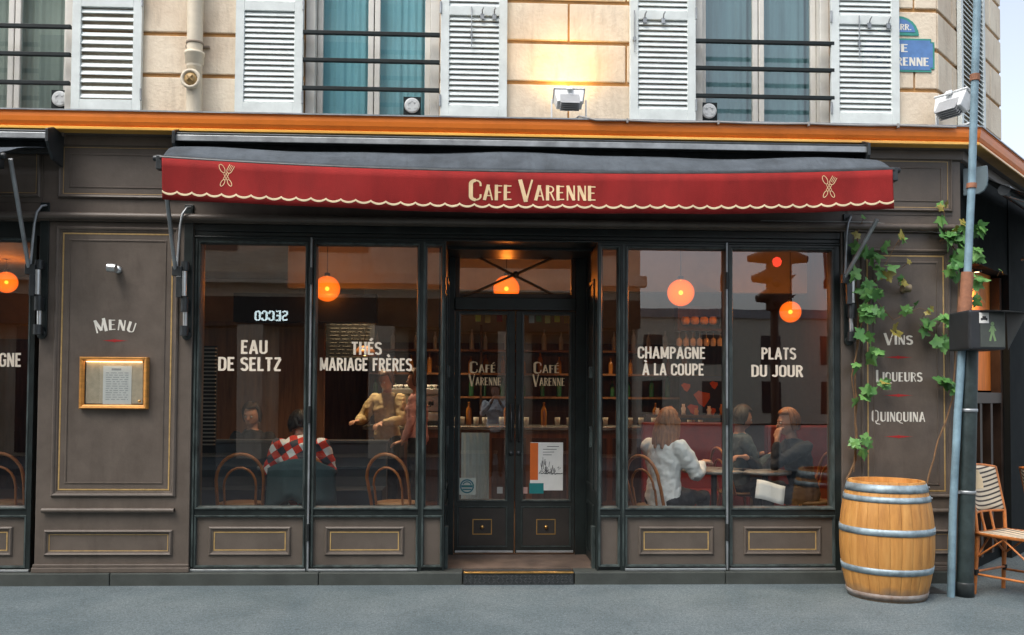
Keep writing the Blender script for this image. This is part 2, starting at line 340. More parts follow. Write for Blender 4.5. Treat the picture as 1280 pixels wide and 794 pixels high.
def asphalt(name, c1, c2, rough=.85):
    m = bpy.data.materials.new(name); m.use_nodes = True; N, L = nodes(m); b = N['Principled BSDF']; b.inputs['Roughness'].default_value = rough
    tc = N.new('ShaderNodeTexCoord')
    big = N.new('ShaderNodeTexNoise'); big.inputs['Scale'].default_value = .9; big.inputs['Detail'].default_value = 9; big.inputs['Roughness'].default_value = .7
    fine = N.new('ShaderNodeTexNoise'); fine.inputs['Scale'].default_value = 95; fine.inputs['Detail'].default_value = 4
    for n in (big, fine): L.new(tc.outputs['Object'], n.inputs['Vector'])
    cr = N.new('ShaderNodeValToRGB'); cr.color_ramp.elements[0].position = .36; cr.color_ramp.elements[1].position = .64
    cr.color_ramp.elements[0].color = (*c1, 1); cr.color_ramp.elements[1].color = (*c2, 1); L.new(big.outputs['Fac'], cr.inputs[0])
    mr = N.new('ShaderNodeMapRange'); mr.inputs['From Min'].default_value = .3; mr.inputs['From Max'].default_value = .7; mr.inputs['To Min'].default_value = .55; mr.inputs['To Max'].default_value = 1.5
    L.new(fine.outputs['Fac'], mr.inputs['Value'])
    mx = N.new('ShaderNodeVectorMath'); mx.operation = 'SCALE'; L.new(cr.outputs[0], mx.inputs[0]); L.new(mr.outputs[0], mx.inputs['Scale'])
    # hairline cracks and old patches
    vo = N.new('ShaderNodeTexVoronoi'); vo.feature = 'DISTANCE_TO_EDGE'; vo.inputs['Scale'].default_value = .55
    wn = N.new('ShaderNodeTexNoise'); wn.inputs['Scale'].default_value = 3; wn.inputs['Detail'].default_value = 6
    va = N.new('ShaderNodeMixRGB'); va.blend_type = 'ADD'; va.inputs[0].default_value = .35
    L.new(tc.outputs['Object'], wn.inputs['Vector']); L.new(tc.outputs['Object'], va.inputs[1]); L.new(wn.outputs['Color'], va.inputs[2]); L.new(va.outputs[0], vo.inputs['Vector'])
    c2r = N.new('ShaderNodeMapRange'); c2r.inputs['From Min'].default_value = 0; c2r.inputs['From Max'].default_value = .006; c2r.inputs['To Min'].default_value = .86; c2r.inputs['To Max'].default_value = 1
    L.new(vo.outputs['Distance'], c2r.inputs['Value'])
    sp_ = N.new('ShaderNodeTexNoise'); sp_.inputs['Scale'].default_value = 34; sp_.inputs['Detail'].default_value = 3; sp_.inputs['Roughness'].default_value = .8; L.new(tc.outputs['Object'], sp_.inputs['Vector'])
    s1 = N.new('ShaderNodeMapRange'); s1.inputs['From Min'].default_value = .35; s1.inputs['From Max'].default_value = .65; s1.inputs['To Min'].default_value = .74; s1.inputs['To Max'].default_value = 1.27; L.new(sp_.outputs['Fac'], s1.inputs['Value'])
    gum = N.new('ShaderNodeTexVoronoi'); gum.inputs['Scale'].default_value = 3.1; L.new(tc.outputs['Object'], gum.inputs['Vector'])
    g1 = N.new('ShaderNodeMapRange'); g1.inputs['From Min'].default_value = .045; g1.inputs['From Max'].default_value = .06; g1.inputs['To Min'].default_value = .68; g1.inputs['To Max'].default_value = 1; L.new(gum.outputs['Distance'], g1.inputs['Value'])
    ml = N.new('ShaderNodeMath'); ml.operation = 'MULTIPLY'; L.new(s1.outputs[0], ml.inputs[0]); L.new(g1.outputs[0], ml.inputs[1])
    ml2 = N.new('ShaderNodeMath'); ml2.operation = 'MULTIPLY'; L.new(ml.outputs[0], ml2.inputs[0]); L.new(c2r.outputs[0], ml2.inputs[1])
    m2 = N.new('ShaderNodeVectorMath'); m2.operation = 'SCALE'; L.new(mx.outputs[0], m2.inputs[0]); L.new(ml2.outputs[0], m2.inputs['Scale'])
    L.new(m2.outputs[0], b.inputs['Base Color'])
    bp = N.new('ShaderNodeBump'); bp.inputs['Strength'].default_value = .5; bp.inputs['Distance'].default_value = .004; L.new(fine.outputs['Fac'], bp.inputs['Height']); L.new(bp.outputs[0], b.inputs['Normal'])
    return m
PAVE = asphalt('pavement_asphalt', (.07, .095, .103), (.122, .15, .157))
ROADM = asphalt('road_asphalt', (.05, .052, .055), (.075, .078, .08))
KERBM = mat('granite_kerb', (.3, .3, .3), .7, var=.25, scale=30, bump=.2)
g = MB(); g.quad((-150, -150, -.14), (150, -150, -.14), (150, 150, -.14), (-150, 150, -.14)); struct(g, 'ground', ROADM)
g = MB(); g.box(-40, 40, -3.4, 40, -.3, 0); struct(g, 'pavement', PAVE)
g = MB(); g.box(-40, 40, -3.6, -3.402, -.3, .004); struct(g, 'kerb', KERBM, bevel=.02)
g = MB(); g.box(-40, 40, -40, -10.8, -.3, .0); struct(g, 'far_pavement', PAVE)

# ================================================================== the cafe building
B = thing('cafe_building', 'stone corner building with dark taupe cafe shopfront, pale shutters and orange cornice', 'building', (0, 0, 0))
XL = -7.5
UW = .2                        # plane of the stone wall above the cornice
def along(prof, x0, t1, name, m, parent, smooth=False, bevel=0):
    """profile (d out of the wall, z) swept along the front, round the corner and up the side street"""
    mb = MB(); n = len(prof)
    vs = [(x0, -d, z) for d, z in prof] + [corner(d, z) for d, z in prof] + [side(t1, d, z) for d, z in prof]
    fs = [(k*n+i, (k+1)*n+i, (k+1)*n+(i+1) % n, k*n+(i+1) % n) for k in range(2) for i in range(n)]
    fs += [tuple(range(n)), tuple(range(3*n-1, 2*n-1, -1))]
    mb.add(vs, fs, smooth); return mb.build(name, m, parent, bevel=bevel)
SIDE_T = 2.15
# --- upper stone wall: backing sheet (joint colour) with raised blocks
z_course0 = ZZ(103, UW); course = ZZ(52, UW) - ZZ(103, UW)
wins = [(XX(-78, UW, 60), XX(91, UW, 60)), (XX(380, UW, 60), XX(550, UW, 60)), (XX(868, UW, 60), XX(1040, UW, 60))]
UZ0, UZ1, WZ1 = 3.7, 7.2, 6.1
wall = MB()
xs = [XL] + [v for p in wins for v in p]
cu = corner(-UW, 0)[0]
segs_ = [(XL, wins[0][0]), (wins[0][1], wins[1][0]), (wins[1][1], wins[2][0]), (wins[2][1], cu)]
for a, b in segs_: wall.box(a, b, UW+.012, UW+.4, UZ0, UZ1)
for a, b in wins: wall.box(a, b, UW+.012, UW+.4, WZ1, UZ1)
bm = MB()
def blocks(a, b, zlo, zhi, put, vj):
    z = z_course0 - course*3; i = 0
    while z < zhi:
        z0, z1 = max(zlo, z+.017), min(zhi, z+course-.017)
        if z1 > z0:
            cuts = [a] + [v for v in vj(i) if a+.1 < v < b-.1] + [b]
            for p, q in zip(cuts, cuts[1:]): put(p+(.008 if p != a else 0), q-(.008 if q != b else 0), z0, z1)
        z += course; i += 1
xc = XX(711, UW, 30)
blocks(*segs_[0], 3.7, UZ1, lambda p, q, z0, z1: bm.box(p, q, UW-.006, UW+.05, z0, z1), lambda i: [XL+.6*k+(.3 if i % 2 else 0) for k in range(3)])
blocks(*segs_[1], 3.7, UZ1, lambda p, q, z0, z1: bm.box(p, q, UW-.006, UW+.05, z0, z1), lambda i: [XX(240, UW, 60)] if i % 2 else [])
blocks(*segs_[2], 3.7, UZ1, lambda p, q, z0, z1: bm.box(p, q, UW-.006, UW+.05, z0, z1), lambda i: [xc] if i % 2 == 0 else [XX(600, UW), XX(782, UW)])
blocks(segs_[3][0], cu-.004, 3.7, UZ1, lambda p, q, z0, z1: bm.box(p, q, UW-.006, UW+.05, z0, z1), lambda i: [XX(1146, UW)] if i % 2 else [])
for a, b in wins: blocks(a, b, WZ1, UZ1, lambda p, q, z0, z1: bm.box(p, q, UW-.006, UW+.05, z0, z1), lambda i: [(a+b)/2])
sw = MB()
def sbox(mb, t0, t1, d0, d1, z0, z1):
    vs = [side(t, d, z) for z in (z0, z1) for (t, d) in ((t0, d1), (t1, d1), (t1, d0), (t0, d0))]
    mb.add(vs, [(0, 3, 2, 1), (4, 5, 6, 7), (0, 1, 5, 4), (1, 2, 6, 5), (2, 3, 7, 6), (3, 0, 4, 7)])
tc0 = UW*.4142
sbox(wall, tc0-.0, SIDE_T, -UW-.4, -UW-.012, UZ0, UZ1)
blocks(tc0+.01, SIDE_T, 3.7, UZ1, lambda p, q, z0, z1: sbox(bm, p, q, -UW-.05, -UW+.006, z0, z1), lambda i: [.5, 1.5] if i % 2 else [1.75])
W_ = wall.build('joint_wall', JOINT, B); bm.build('stone_wall', STONE, W_, bevel=.007)
# upper-room box behind the windows, floor slab and roof
rm = MB(); rm.box(XL, 4.0, 3.2, 3.4, 3.5, UZ1); rm.box(XL, 4.03, .03, 8, 3.36, 3.5); rm.box(XL, 4.05, UW-.02, 4, UZ1+.002, UZ1+.2); rm.box(XL-.2, XL-.002, .3, 8, 0, UZ1)
rm.build('floor_slab', mat('plaster', (.4, .36, .3), .9), B)
# --- upper windows
def upper_window(x0, x1, cur, vent_u):
    f = MB(); y0 = UW+.13; mid = (x0+x1)/2; j = .085; zb = 3.72
    f.box(x0+.003, x0+j, y0-.08, y0+.06, zb, WZ1); f.box(x1-j, x1-.003, y0-.08, y0+.06, zb, WZ1); f.box(x0+j, x1-j, y0-.0, y0+.06, WZ1-.1, WZ1-.003)
    for a, b in ((x0+j+.004, mid-.004), (mid+.004, x1-j-.004)):
        f.ring(a, b, zb+.05, WZ1-.11, .048, y0+.005, y0+.05)
    o = f.build('upper_window', WINW, B, bevel=.006)
    for a, b in ((x0+j+.052, mid-.052), (mid+.052, x1-j-.052)):
        q = MB(); q.quad((a, y0+.03, zb+.09), (b, y0+.03, zb+.09), (b, y0+.03, WZ1-.15), (a, y0+.03, WZ1-.15)); q.build('pane', GLASSUP, o)
        c = MB(); gr = []
        for k in range(61):
            u = a-.03+(b-a+.06)*k/60; yy = y0+.1+.004*math.sin(k*.8+x0*7)+.008*math.sin(k*.23)
            gr.append([(u, yy, zb), (u+.004*math.sin(k), yy+.006*math.sin(k*.7), WZ1)])
        c.sheet(gr).build('curtain', cur, o)
    r = MB()
    for zpx in (49, 83, 118):
        z = ZZ(zpx-3, UW-.04)
        r.box(x0-.0, x1-.0, UW-.055, UW-.02, z-.016, z+.016)
    r.build('window_railing', RAIL, o, bevel=.004)
    v = MB(); vx = x0+(x1-x0)*vent_u; vz = ZZ(129, UW)
    v.box(vx-.075, vx+.075, y0-.012, y0+.004, vz-.078, vz+.078); v.build('vent_plate', RAIL, o)
    v = MB(); M = Matrix.Rotation(R(90), 4, 'X')
    v.lathe([(0, .016), (.03, .016), (.032, .02), (.056, .02), (.066, .012), (.066, 0)], (vx, y0-.012, vz), 28, M, smooth=False)
    for k in range(4):
        a = R(45+90*k); v.box(vx+.035*math.cos(a)-.01, vx+.035*math.cos(a)+.01, y0-.036, y0-.026, vz+.035*math.sin(a)-.006, vz+.035*math.sin(a)+.006)
    v.build('round_vent', WHITE, o)
upper_window(*wins[0], GREYCUR, .865); upper_window(*wins[1], TEAL, .79); upper_window(*wins[2], mat('grey_teal_curtain', (.17, .27, .28), .8, var=.25, scale=2, stretch=(3, 1, .3)), .13)
# --- louvred shutters folded back on the wall
def shutter(x0, x1, pitch, lock, lab):
    s = MB(); z0, z1, st = 3.77, 6.08, .072; y0, y1 = UW-.052, UW-.012
    zt = ZZ(134, UW-.03, 590)
    s.ring(x0, x1, z0, z1, st, y0, y1, wb=zt-z0, wt=.1)
    zm = 4.79; s.box(x0+st, x1-st, y0, y1, zm, zm+.075)
    for lo, hi in ((zt, zm), (zm+.075, z1-.1)):
        n = max(3, round((hi-lo)/pitch)); p = (hi-lo)/n
        for k in range(n):
            zc = lo+p*(k+.5); M = Matrix.Translation((0, (y0+y1)/2, zc)) @ Matrix.Rotation(R(64), 4, 'X')
            s.box(x0+st-.004, x1-st+.004, -.022, .022, -.005, .005, M)
    o = s.build('shutter', SHUT, B, bevel=.0025, segs=1)
    for zz in (4.05, 4.85):
        for xx in ((x0-.002, x1+.002)[lab],):
            h = MB(); h.tube([(xx, y0-.004, zz-.05), (xx, y0-.004, zz+.05)], .009, 8); h.build('hinge', ZINC, o)
    for u in lock:
        h = MB(); xx = x0+(x1-x0)*u; h.box(xx-.016, xx+.016, y0-.014, y0-.001, 4.755, 4.80); h.tube([(xx, y0-.014, 4.80), (xx, y0-.03, 4.825), (xx+.012, y0-.034, 4.845)], .006, 6); h.build('catch', ZINC, o)
    if lock:
        h = MB(); xx = x0+(x1-x0)*lock[0]-.09; h.tube([(xx, y0-.012, 4.5), (xx, y0-.012, 4.86)], .005, 6); h.box(xx-.012, xx+.012, y0-.016, y0-.001, 4.6, 4.63); h.build('bolt', ZINC, o)
SY = UW-.03
for a, b, p, lk, lab in ((91, 178, .064, (), 1), (295, 379, .046, (), 1), (551, 634, .0455, (.62, .8), 0), (787, 869, .0455, (.22, .5), 1), (1038, 1123, .0455, (.55, .83), 0)):
    shutter(XX(a, SY, 60), XX(b, SY, 60), p, lk, lab)
# shutter on the slanted side
s = MB(); t0, t1 = .62, 1.4
for (a, b, z0, z1) in ((t0, t0+.06, 3.8, 6.1), (t1-.06, t1, 3.8, 6.1), (t0+.06, t1-.06, 3.8, 3.92), (t0+.06, t1-.06, 6.0, 6.1)): sbox(s, a, b, -UW+.012, -UW+.05, z0, z1)
for k in range(44):
    z = 3.93+k*.047; vs = [side(t, d, zz) for (t, d, zz) in ((t0+.058, -UW+.016, z+.036), (t1-.058, -UW+.016, z+.036), (t1-.058, -UW+.045, z), (t0+.058, -UW+.045, z), (t0+.058, -UW+.016, z+.046), (t1-.058, -UW+.016, z+.046), (t1-.058, -UW+.045, z+.01), (t0+.058, -UW+.045, z+.01))]
    s.add(vs, [(0, 1, 2, 3), (7, 6, 5, 4), (3, 2, 6, 7), (0, 4, 5, 1), (0, 3, 7, 4), (1, 5, 6, 2)])
s.build('shutter', SHUT, B)

# --- cornice
zt, zb = ZZ(147, -.2), ZZ(172, -.1)
along([(-.3, zt+.03), (-.2, zt+.03), (.19, zt), (.19, zt-.014), (.184, zt-.018), (.184, zt-.05), (.178, zt-.085), (.166, zt-.11), (.15, zt-.123), (-.3, zt-.123)], XL, 3.6, 'cornice', ORANGE, B)
along([(-.1, zt-.124), (.168, zt-.124), (.174, zt-.129), (.174, zt-.146), (.166, zt-.151), (-.1, zt-.151)], XL, 3.6, 'cornice_edge', ORANGE_HILITE, B)
along([(-.1, zt-.152), (.07, zt-.152), (.06, zt-.158), (.05, zt-.16), (-.1, zt-.16)], XL, 3.6, 'cornice_bed', TAUPE, B)
along([(-.28, zt+.036), (-.2, zt+.036), (.2, zt+.005), (.2, zt-.006), (.192, zt-.006), (.188, zt+.001), (-.28, zt+.031)], XL, 3.6, 'flashing', ZINC, B, bevel=0)
# --- fascia and string course
zr = 2.995
along([(-.25, zt-.161), (.03, zt-.161), (.03, zt-.235), (.02, zt-.24), (-.0, zt-.245), (-.25, zt-.245)], XL, 3.2, 'fascia_moulding', TAUPE, B)
fa = MB(); fa.box(XL, CX, -.0, .3, zr, zt-.246); fa.build('fascia', TAUPE, B)
def mould_panel(mb, x0, x1, z0, z1, Y, w=.035, h=.022):
    mb.bevring(x0, x1, z0, z1, [(0, Y), (.004, Y-h*.6), (w*.35, Y-h), (w*.6, Y-h*.8), (w*.75, Y-h*.35), (w, Y-h*.3), (w+.003, Y)])
def gold_ring(mb, x0, x1, z0, z1, Y, w=.011): mb.ring(x0, x1, z0, z1, w, Y-.0025, Y+.002)
def panel_parts(parent, x0, x1, z0, z1, Y, gold_in=.05, inner=None, w=.035):
    m = MB(); mould_panel(m, x0, x1, z0, z1, Y, w)
    if inner:
        m.bevring(x0+inner, x1-inner, z0+inner, z1-inner, [(0, Y), (.006, Y-.006), (.014, Y-.006), (.016, Y)])
    m.build('moulding', TAUPE, parent)
    m = MB(); gold_ring(m, x0+gold_in, x1-gold_in, z0+gold_in, z1-gold_in, Y); m.build('gold_line', GOLD, parent)
fpl = MB(); fpl.box(XX(66), XX(214), -.006, -.0005, ZZ(252), ZZ(186)); fo = fpl.build('fascia_panel', TAUPE2, B)
panel_parts(fo, XX(68), XX(330), ZZ(256), ZZ(188), -.006, .03, .085)
k_ = MB(); k_.lathe([(0, .05), (.03, .048), (.037, .035), (.037, 0)], (XX(73), -.03, ZZ(178)), 18, Matrix.Rotation(R(90), 4, 'X')); k_.build('round_cap', TAUPE, B)
fpl = MB(); fpl.box(XX(1060), XX(1192), -.006, -.0005, ZZ(262), ZZ(186)); fo = fpl.build('fascia_panel', TAUPE2, B)
panel_parts(fo, XX(900), XX(1192), ZZ(258), ZZ(188), -.006, .03, .085)
fpl = MB(); fpl.box(XL, XX(48), -.006, -.0005, ZZ(262), ZZ(186)); fo = fpl.build('fascia_panel', TAUPE2, B); panel_parts(fo, -5.5, XX(46), ZZ(256), ZZ(188), -.006, .03)
st = MB(); st.tube([(XL, -.035, zr-.01), (CX+.012, -.035, zr-.01)], .03, 14); st.box(XL, CX, -.03, .05, zr-.05, zr-.02)
st.build('string_moulding', TAUPE, B)
# --- pilasters
def pilaster(x0, x1, P, low, ledge):
    p = MB(); p.box(x0, x1, 0, .32, .1, zr-.051); p.box(x0-.012, x1+.012, -.028, .001, .1, ZZ(708)); p.box(x0-.006, x1+.006, -.018, .001, ZZ(708)+.0005, ZZ(704))
    o = p.build('pilaster', TAUPE, B, bevel=.006)
    panel_parts(o, *P, 0, .055, .105, .045)
    panel_parts(o, *low, 0, .032, None, .035)
    l = MB(); xl0, xl1, zl = ledge; l.tube([(xl0, -.022, zl), (xl1, -.022, zl)], .02, 12); l.box(xl0, xl1, -.02, .0, zl-.016, zl+.016); l.build('ledge', TAUPE, o)
    return o
pilaster(XX(47), XX(239), (XX(66), XX(222), ZZ(622), ZZ(290)), (XX(59), XX(219), ZZ(694), ZZ(662)), (XX(57), XX(221), ZZ(638)))
pilaster(XX(1052), CX-.005, (XX(1076), XX(1189), ZZ(622), ZZ(305)), (XX(1076), XX(1189), ZZ(694), ZZ(662)), (XX(1074), XX(1190), ZZ(638)))
# --- plinth and step
pl = MB(); pr_ = MB(); cutx = [XL, XX(-40), XX(144), XX(402), XX(580)]
for a, b in zip(cutx, cutx[1:]): pl.box(a+.003, b-.002, -.045, .3, -.05, .1)
cutx = [XX(718), XX(905), XX(1080), CX+.02]
for a, b in zip(cutx, cutx[1:]): pr_.box(a+.003, b-.002, -.045, .3, -.05, .1)
pl.build('plinth', PLINTH, B, bevel=.008); pr_.build('plinth', PLINTH, B, bevel=.008)
sp = MB(); sp.box(XX(581), XX(717), -.05, .3, -.05, .093)
o = sp.build('door_step', mat('cast_riser', (.045, .05, .05), .55, metal=.4, var=.4, scale=40, bump=.6, bscale=70), B, bevel=.004)
tr = MB()
for r_ in range(3):
    for k in range(24):
        x = XX(584)+(XX(714)-XX(584))*k/23; z = .022+r_*.024; M = Matrix.Translation((x, -.0505, z)) @ Matrix.Rotation(R(45 if (k+r_) % 2 else -45), 4, 'Y'); tr.box(-.011, .011, -.003, .003, -.0035, .0035, M)
tr.build('tread_stud', mat('riser_stud', (.08, .085, .085), .5, metal=.5), o)
nz = MB(); nz.box(XX(581), XX(717), -.058, -.012, .0935, .107); nz.build('brass_nosing', BRASS, o, bevel=.004)
# ================================================================== ground-floor shop windows (parts of the building)
GY = .075
zg0, zg1 = ZZ(632, GY), ZZ(311, GY)      # glass
zk0, zk1 = ZZ(709, .03), ZZ(644, .03)    # kick panel
ZTOP = zr-.051
# frieze over the glazing and the beam above the door recess
fr = MB(); xa, xb = XX(239), XX(1052)
fr.box(xa, xb, .03, .32, zg1+.05, ZTOP); fr.box(xa, xb, .012, .031, ZTOP-.06, ZTOP-.002); fr.box(xa, xb, .018, .031, zg1+.07, zg1+.10); fr.box(xa, xb, .005, .031, zg1+.05, zg1+.064)
fr.build('frieze', GREEN, B, bevel=.004)
fr = MB(); fr.box(XL, XX(47)-.001, .03, .32, zg1+.05, ZTOP); fr.build('frieze', GREEN, B)
def shop_window(x0, x1, gx0, gx1, words, kick=True, name='shop_window'):
    f = MB(); y0 = .02
    zt2 = zg1+.05
    f.box(x0, gx0-.03, y0, .12, .1, zt2); f.box(gx1+.03, x1, y0, .12, .1, zt2)
    f.box(gx0-.03, gx1+.03, y0, .12, zg1+.03, zt2); f.box(gx0-.03, gx1+.03, y0+.01, .12, zk1, zg0-.03); f.box(gx0-.03, gx1+.03, y0+.02, .12, .1, zk0)
    f.box(gx0-.03, gx1+.03, .06, .12, zk0, zk1)
    f.cur = 1; f.bevring(gx0-.03, gx1+.03, zg0-.03, zg1+.03, [(0, y0+.004), (.006, y0-.004), (.018, y0-.002), (.026, y0+.02), (.03, y0+.056)])
    f.bevring(gx0-.03, gx1+.03, zk0, zk1, [(0, y0+.004), (.004, y0-.004), (.016, y0-.002), (.022, y0+.03)])
    f.box(x0+.012, x0+.026, y0-.006, y0, .14, zt2-.01)
    o = f.build(name, [GREEN, GREENW], B)
    q = MB(); q.quad((gx0-.004, GY, zg0-.004), (gx1+.004, GY, zg0-.004), (gx1+.004, GY, zg1+.004), (gx0-.004, GY, zg1+.004)); q.build('pane', GLASS, o)
    k = MB(); k.box(gx0-.012, gx1+.012, y0+.022, .058, zk0+.018, zk1-.018)
    if kick:
        mx, mz = .115, .1
        Yk = y0+.022; px0, px1, pz0, pz1 = gx0+mx-.03, gx1-mx+.03, zk0+mz-.005, zk1-mz+.005
        mould_panel(k, px0, px1, pz0, pz1, Yk, .035, .016); k.cur = 1; gold_ring(k, px0+.042, px1-.042, pz0+.042, pz1-.042, Yk, .009)
    k.build('kick_panel', [TAUPE2, GOLD], o)
    if words:
        t = MB()
        for (s, cx, cz, h, wd) in words: lettering(t, s, wallf(GY-.001), cx, cz, h, 'plain', width=wd)
        t.build('lettering', LETTER, o); o['label'] = 'shop window lettered ' + ' '.join(w_[0] for w_ in words)
    return o
def px(a): return XX(a, GY)
def word(s, c, ytop, ybot, wpx): return (s, px(c), ZZ(ybot, GY), ZZ(ytop, GY)-ZZ(ybot, GY), wpx*(px(501)-px(500)))
shop_window(XX(-135), XX(40), px(-120), px(36), [word('CHAMPAGNE', -19, 446, 463, 86)])
shop_window(XX(239), XX(385), px(252), px(380), [word('EAU', 317, 428, 445, 33), word('DE SELTZ', 311.5, 449, 466, 78)])
shop_window(XX(388.5), XX(526), px(396), px(520), [word('THÉS', 457.5, 429, 445, 38), word('MARIAGE FRÈRES', 457, 449, 465, 115)])
shop_window(XX(777), XX(907.5), px(785), px(903), [word('CHAMPAGNE', 839.5, 432, 447, 87), word('À LA COUPE', 841.5, 453, 468, 79)])
shop_window(XX(910.5), XX(1052), px(915), px(1036), [word('PLATS', 973.5, 432, 447, 45), word('DU JOUR', 971.5, 454, 469, 67)])
shop_window(XX(526), XX(556), px(533), px(550), None, False, 'side_light')
shop_window(XX(747), XX(777), px(752), px(770), None, False, 'side_light')
# bright folding-joint strips with black knuckles, and threshold strips
for a in (386.8, 909):
    s = MB(); s.box(XX(a)-.007, XX(a)+.007, .0, .05, .11, zg1+.06)
    s.cur = 1
    for zz in (.42, 1.38, 2.52): s.tube([(XX(a), -.004, zz-.07), (XX(a), -.004, zz+.07)], .013, 10)
    s.build('folding_joint', [ZINC, BLACKP], B)
for a, b in ((240, 384), (388, 523), (782, 907), (912, 1044), (-100, 40)):
    s = MB(); s.box(XX(a), XX(b), .0, .03, .103, .122); s.build('threshold_strip', ALU, B, bevel=.003)
# --- recessed entrance
DY = .76
jl, jr = XX(556), XX(747)
ztr = zg1+.05
j = MB(); j.box(jl-.06, jl, .121, DY+.08, .1, ztr); j.box(jr, jr+.06, .121, DY+.08, .1, ztr)
for xx, sgn in ((jl, 1), (jr, -1)):
    for (ya, yb, za, zb_) in ((.2, .68, .75, 2.55), (.2, .68, .16, .62)):
        x1_ = xx+sgn*.012; a, b = sorted((xx, x1_))
        j.box(a, b, ya, ya+.035, za, zb_); j.box(a, b, yb-.035, yb, za, zb_); j.box(a, b, ya+.035, yb-.035, za, za+.035); j.box(a, b, ya+.035, yb-.035, zb_-.035, zb_)
j.box(jl+.001, jr-.001, .32, DY+.08, ztr-.02, ztr+.1)
jo = j.build('entrance_recess', GREEN, B, bevel=.003)
s = MB()
for xx, sgn in ((jl, 1), (jr, -1)): s.box(xx, xx+sgn*.03, .3, .36, 1.7, 1.8); s.box(xx, xx+sgn*.025, .32, .35, 1.1, 1.28); s.box(xx, xx+sgn*.03, .12, .2, .1, .45)
s.build('hinge_plate', GREENW, jo, bevel=.003)
s = MB(); s.box(jl+.001, jr-.001, .125, DY+.2, .085, .104); s.build('entrance_floor', mat('worn_entrance_floor', (.12, .085, .065), .55, var=.4, scale=6, bump=.15), B)
def dx(a): return XX(a, DY)
def dz(y): return ZZ(y, DY)
TRD = mat('dark_door_paint', (.02, .024, .022), .3, var=.35, scale=8, bump=.05)
f = MB(); za, zb2 = dz(373), dz(388)
f.box(jl, dx(568), DY-.02, DY+.06, .1, ztr-.021); f.box(dx(719), jr, DY-.02, DY+.06, .1, ztr-.021)
f.box(dx(568), dx(719), DY-.05, DY+.06, zb2, za); f.box(dx(568), dx(719), DY-.02, DY+.06, dz(316), ztr-.021)
fo = f.build('door_frame', GREEN, B, bevel=.005)
tr = MB(); tx0, tx1, tz0, tz1 = dx(575), dx(713), dz(372), dz(317)
tr.ring(dx(568)+.001, dx(719)-.001, tz0-.005, tz1, .04, DY-.005, DY+.05)
o = tr.build('transom_window', mat('transom_wood', (.07, .035, .02), .4, var=.3), B, bevel=.004)
q = MB(); q.quad((tx0-.01, DY+.03, tz0), (tx1+.01, DY+.03, tz0), (tx1+.01, DY+.03, tz1), (tx0-.01, DY+.03, tz1)); q.build('pane', GLASS, o)
q = MB(); q.tube([(dx(590), DY+.012, tz1-.01), (dx(700), DY+.012, tz0+.0)], .011, 8); q.tube([(dx(698), DY-.002, tz1-.01), (dx(578), DY-.002, tz0+.0)], .011, 8); M = Matrix.Rotation(R(90), 4, 'X'); q.lathe([(0, .02), (.025, .016), (.03, 0)], (dx(644), DY-.012, (tz0+tz1)/2+.01), 16, M)
q.build('cross_bar', mat('bronze_bar', (.12, .06, .03), .35, metal=.5), o)
def door(x0, x1, gx0, gx1, words, hs):
    f = MB(); z0, z1 = .115, zb2-.006; gz0, gz1 = dz(624), dz(394); y0, y1 = DY, DY+.045; kz0, kz1 = dz(684), dz(633)
    f.box(x0, gx0-.02, y0, y1, z0, z1); f.box(gx1+.02, x1, y0, y1, z0, z1); f.box(gx0-.02, gx1+.02, y0, y1, gz1+.02, z1); f.box(gx0-.02, gx1+.02, y0, y1, z0, gz0-.02)
    f.cur = 1; f.bevring(gx0-.022, gx1+.022, gz0-.022, gz1+.022, [(0, y0+.001), (.004, y0-.012), (.014, y0-.01), (.022, y0+.02)])
    f.bevring(gx0-.022, gx1+.022, kz0, kz1, [(0, y0+.001), (.003, y0-.008), (.01, y0-.007), (.014, y0+.0)])
    o = f.build('door', [TRD, GREENW], B)
    q = MB(); q.quad((gx0-.005, y0+.018, gz0-.005), (gx1+.005, y0+.018, gz0-.005), (gx1+.005, y0+.018, gz1+.005), (gx0-.005, y0+.018, gz1+.005)); q.build('pane', GLASS, o)
    k = MB(); k.box(gx0-.005, gx1+.005, y0-.004, y0-.0005, kz0+.016, kz1-.016); k.cur = 1
    cx, cz = (gx0+gx1)/2, (kz0+kz1)/2; k.ring(cx-.088, cx+.088, cz-.07, cz+.07, .008, y0-.008, y0-.0035)
    k.lathe([(0, .026), (.014, .022), (.018, .012), (.016, 0)], (cx, y0-.005, cz), 16, Matrix.Rotation(R(90), 4, 'X'))
    k.build('kick_panel', [mat('door_panel_paint', (.035, .03, .026), .4, var=.2), BRASS], o)
    t = MB()
    for (s, c, yt, yb_, wpx) in words: lettering(t, s, wallf(y0+.0165), dx(c), dz(yb_), dz(yt)-dz(yb_), 'display', big=1.55, width=wpx*(dx(501)-dx(500)))
    t.build('lettering', LETTERG, o)
    t = MB(); t.box(x0+.01, x1-.01, y0-.012, y0-.0005, .118, .138); t.build('sweep_strip', ALU, o, bevel=.003)
    h = MB(); hx = x1-.03 if hs > 0 else x0+.03
    h.tube([(hx, y0-.001, 1.45), (hx, y0-.05, 1.47), (hx, y0-.05, 1.15), (hx, y0-.001, 1.13)], .011, 8); h.lathe([(0, .012), (.022, .01), (.024, 0)], (hx, y0, 1.02), 14, Matrix.Rotation(R(90), 4, 'X'))
    h.build('door_handle', DARKMETAL, o)
door(dx(568.5), dx(643.3), dx(575.5), dx(632), [('CAFÉ', 603, 456, 466, 33), ('VARENNE', 606, 472, 482, 41)], 1)
door(dx(644.7), dx(718.5), dx(655), dx(711), [('CAFÉ', 683, 456, 466, 33), ('VARENNE', 686, 472, 482, 41)], -1)
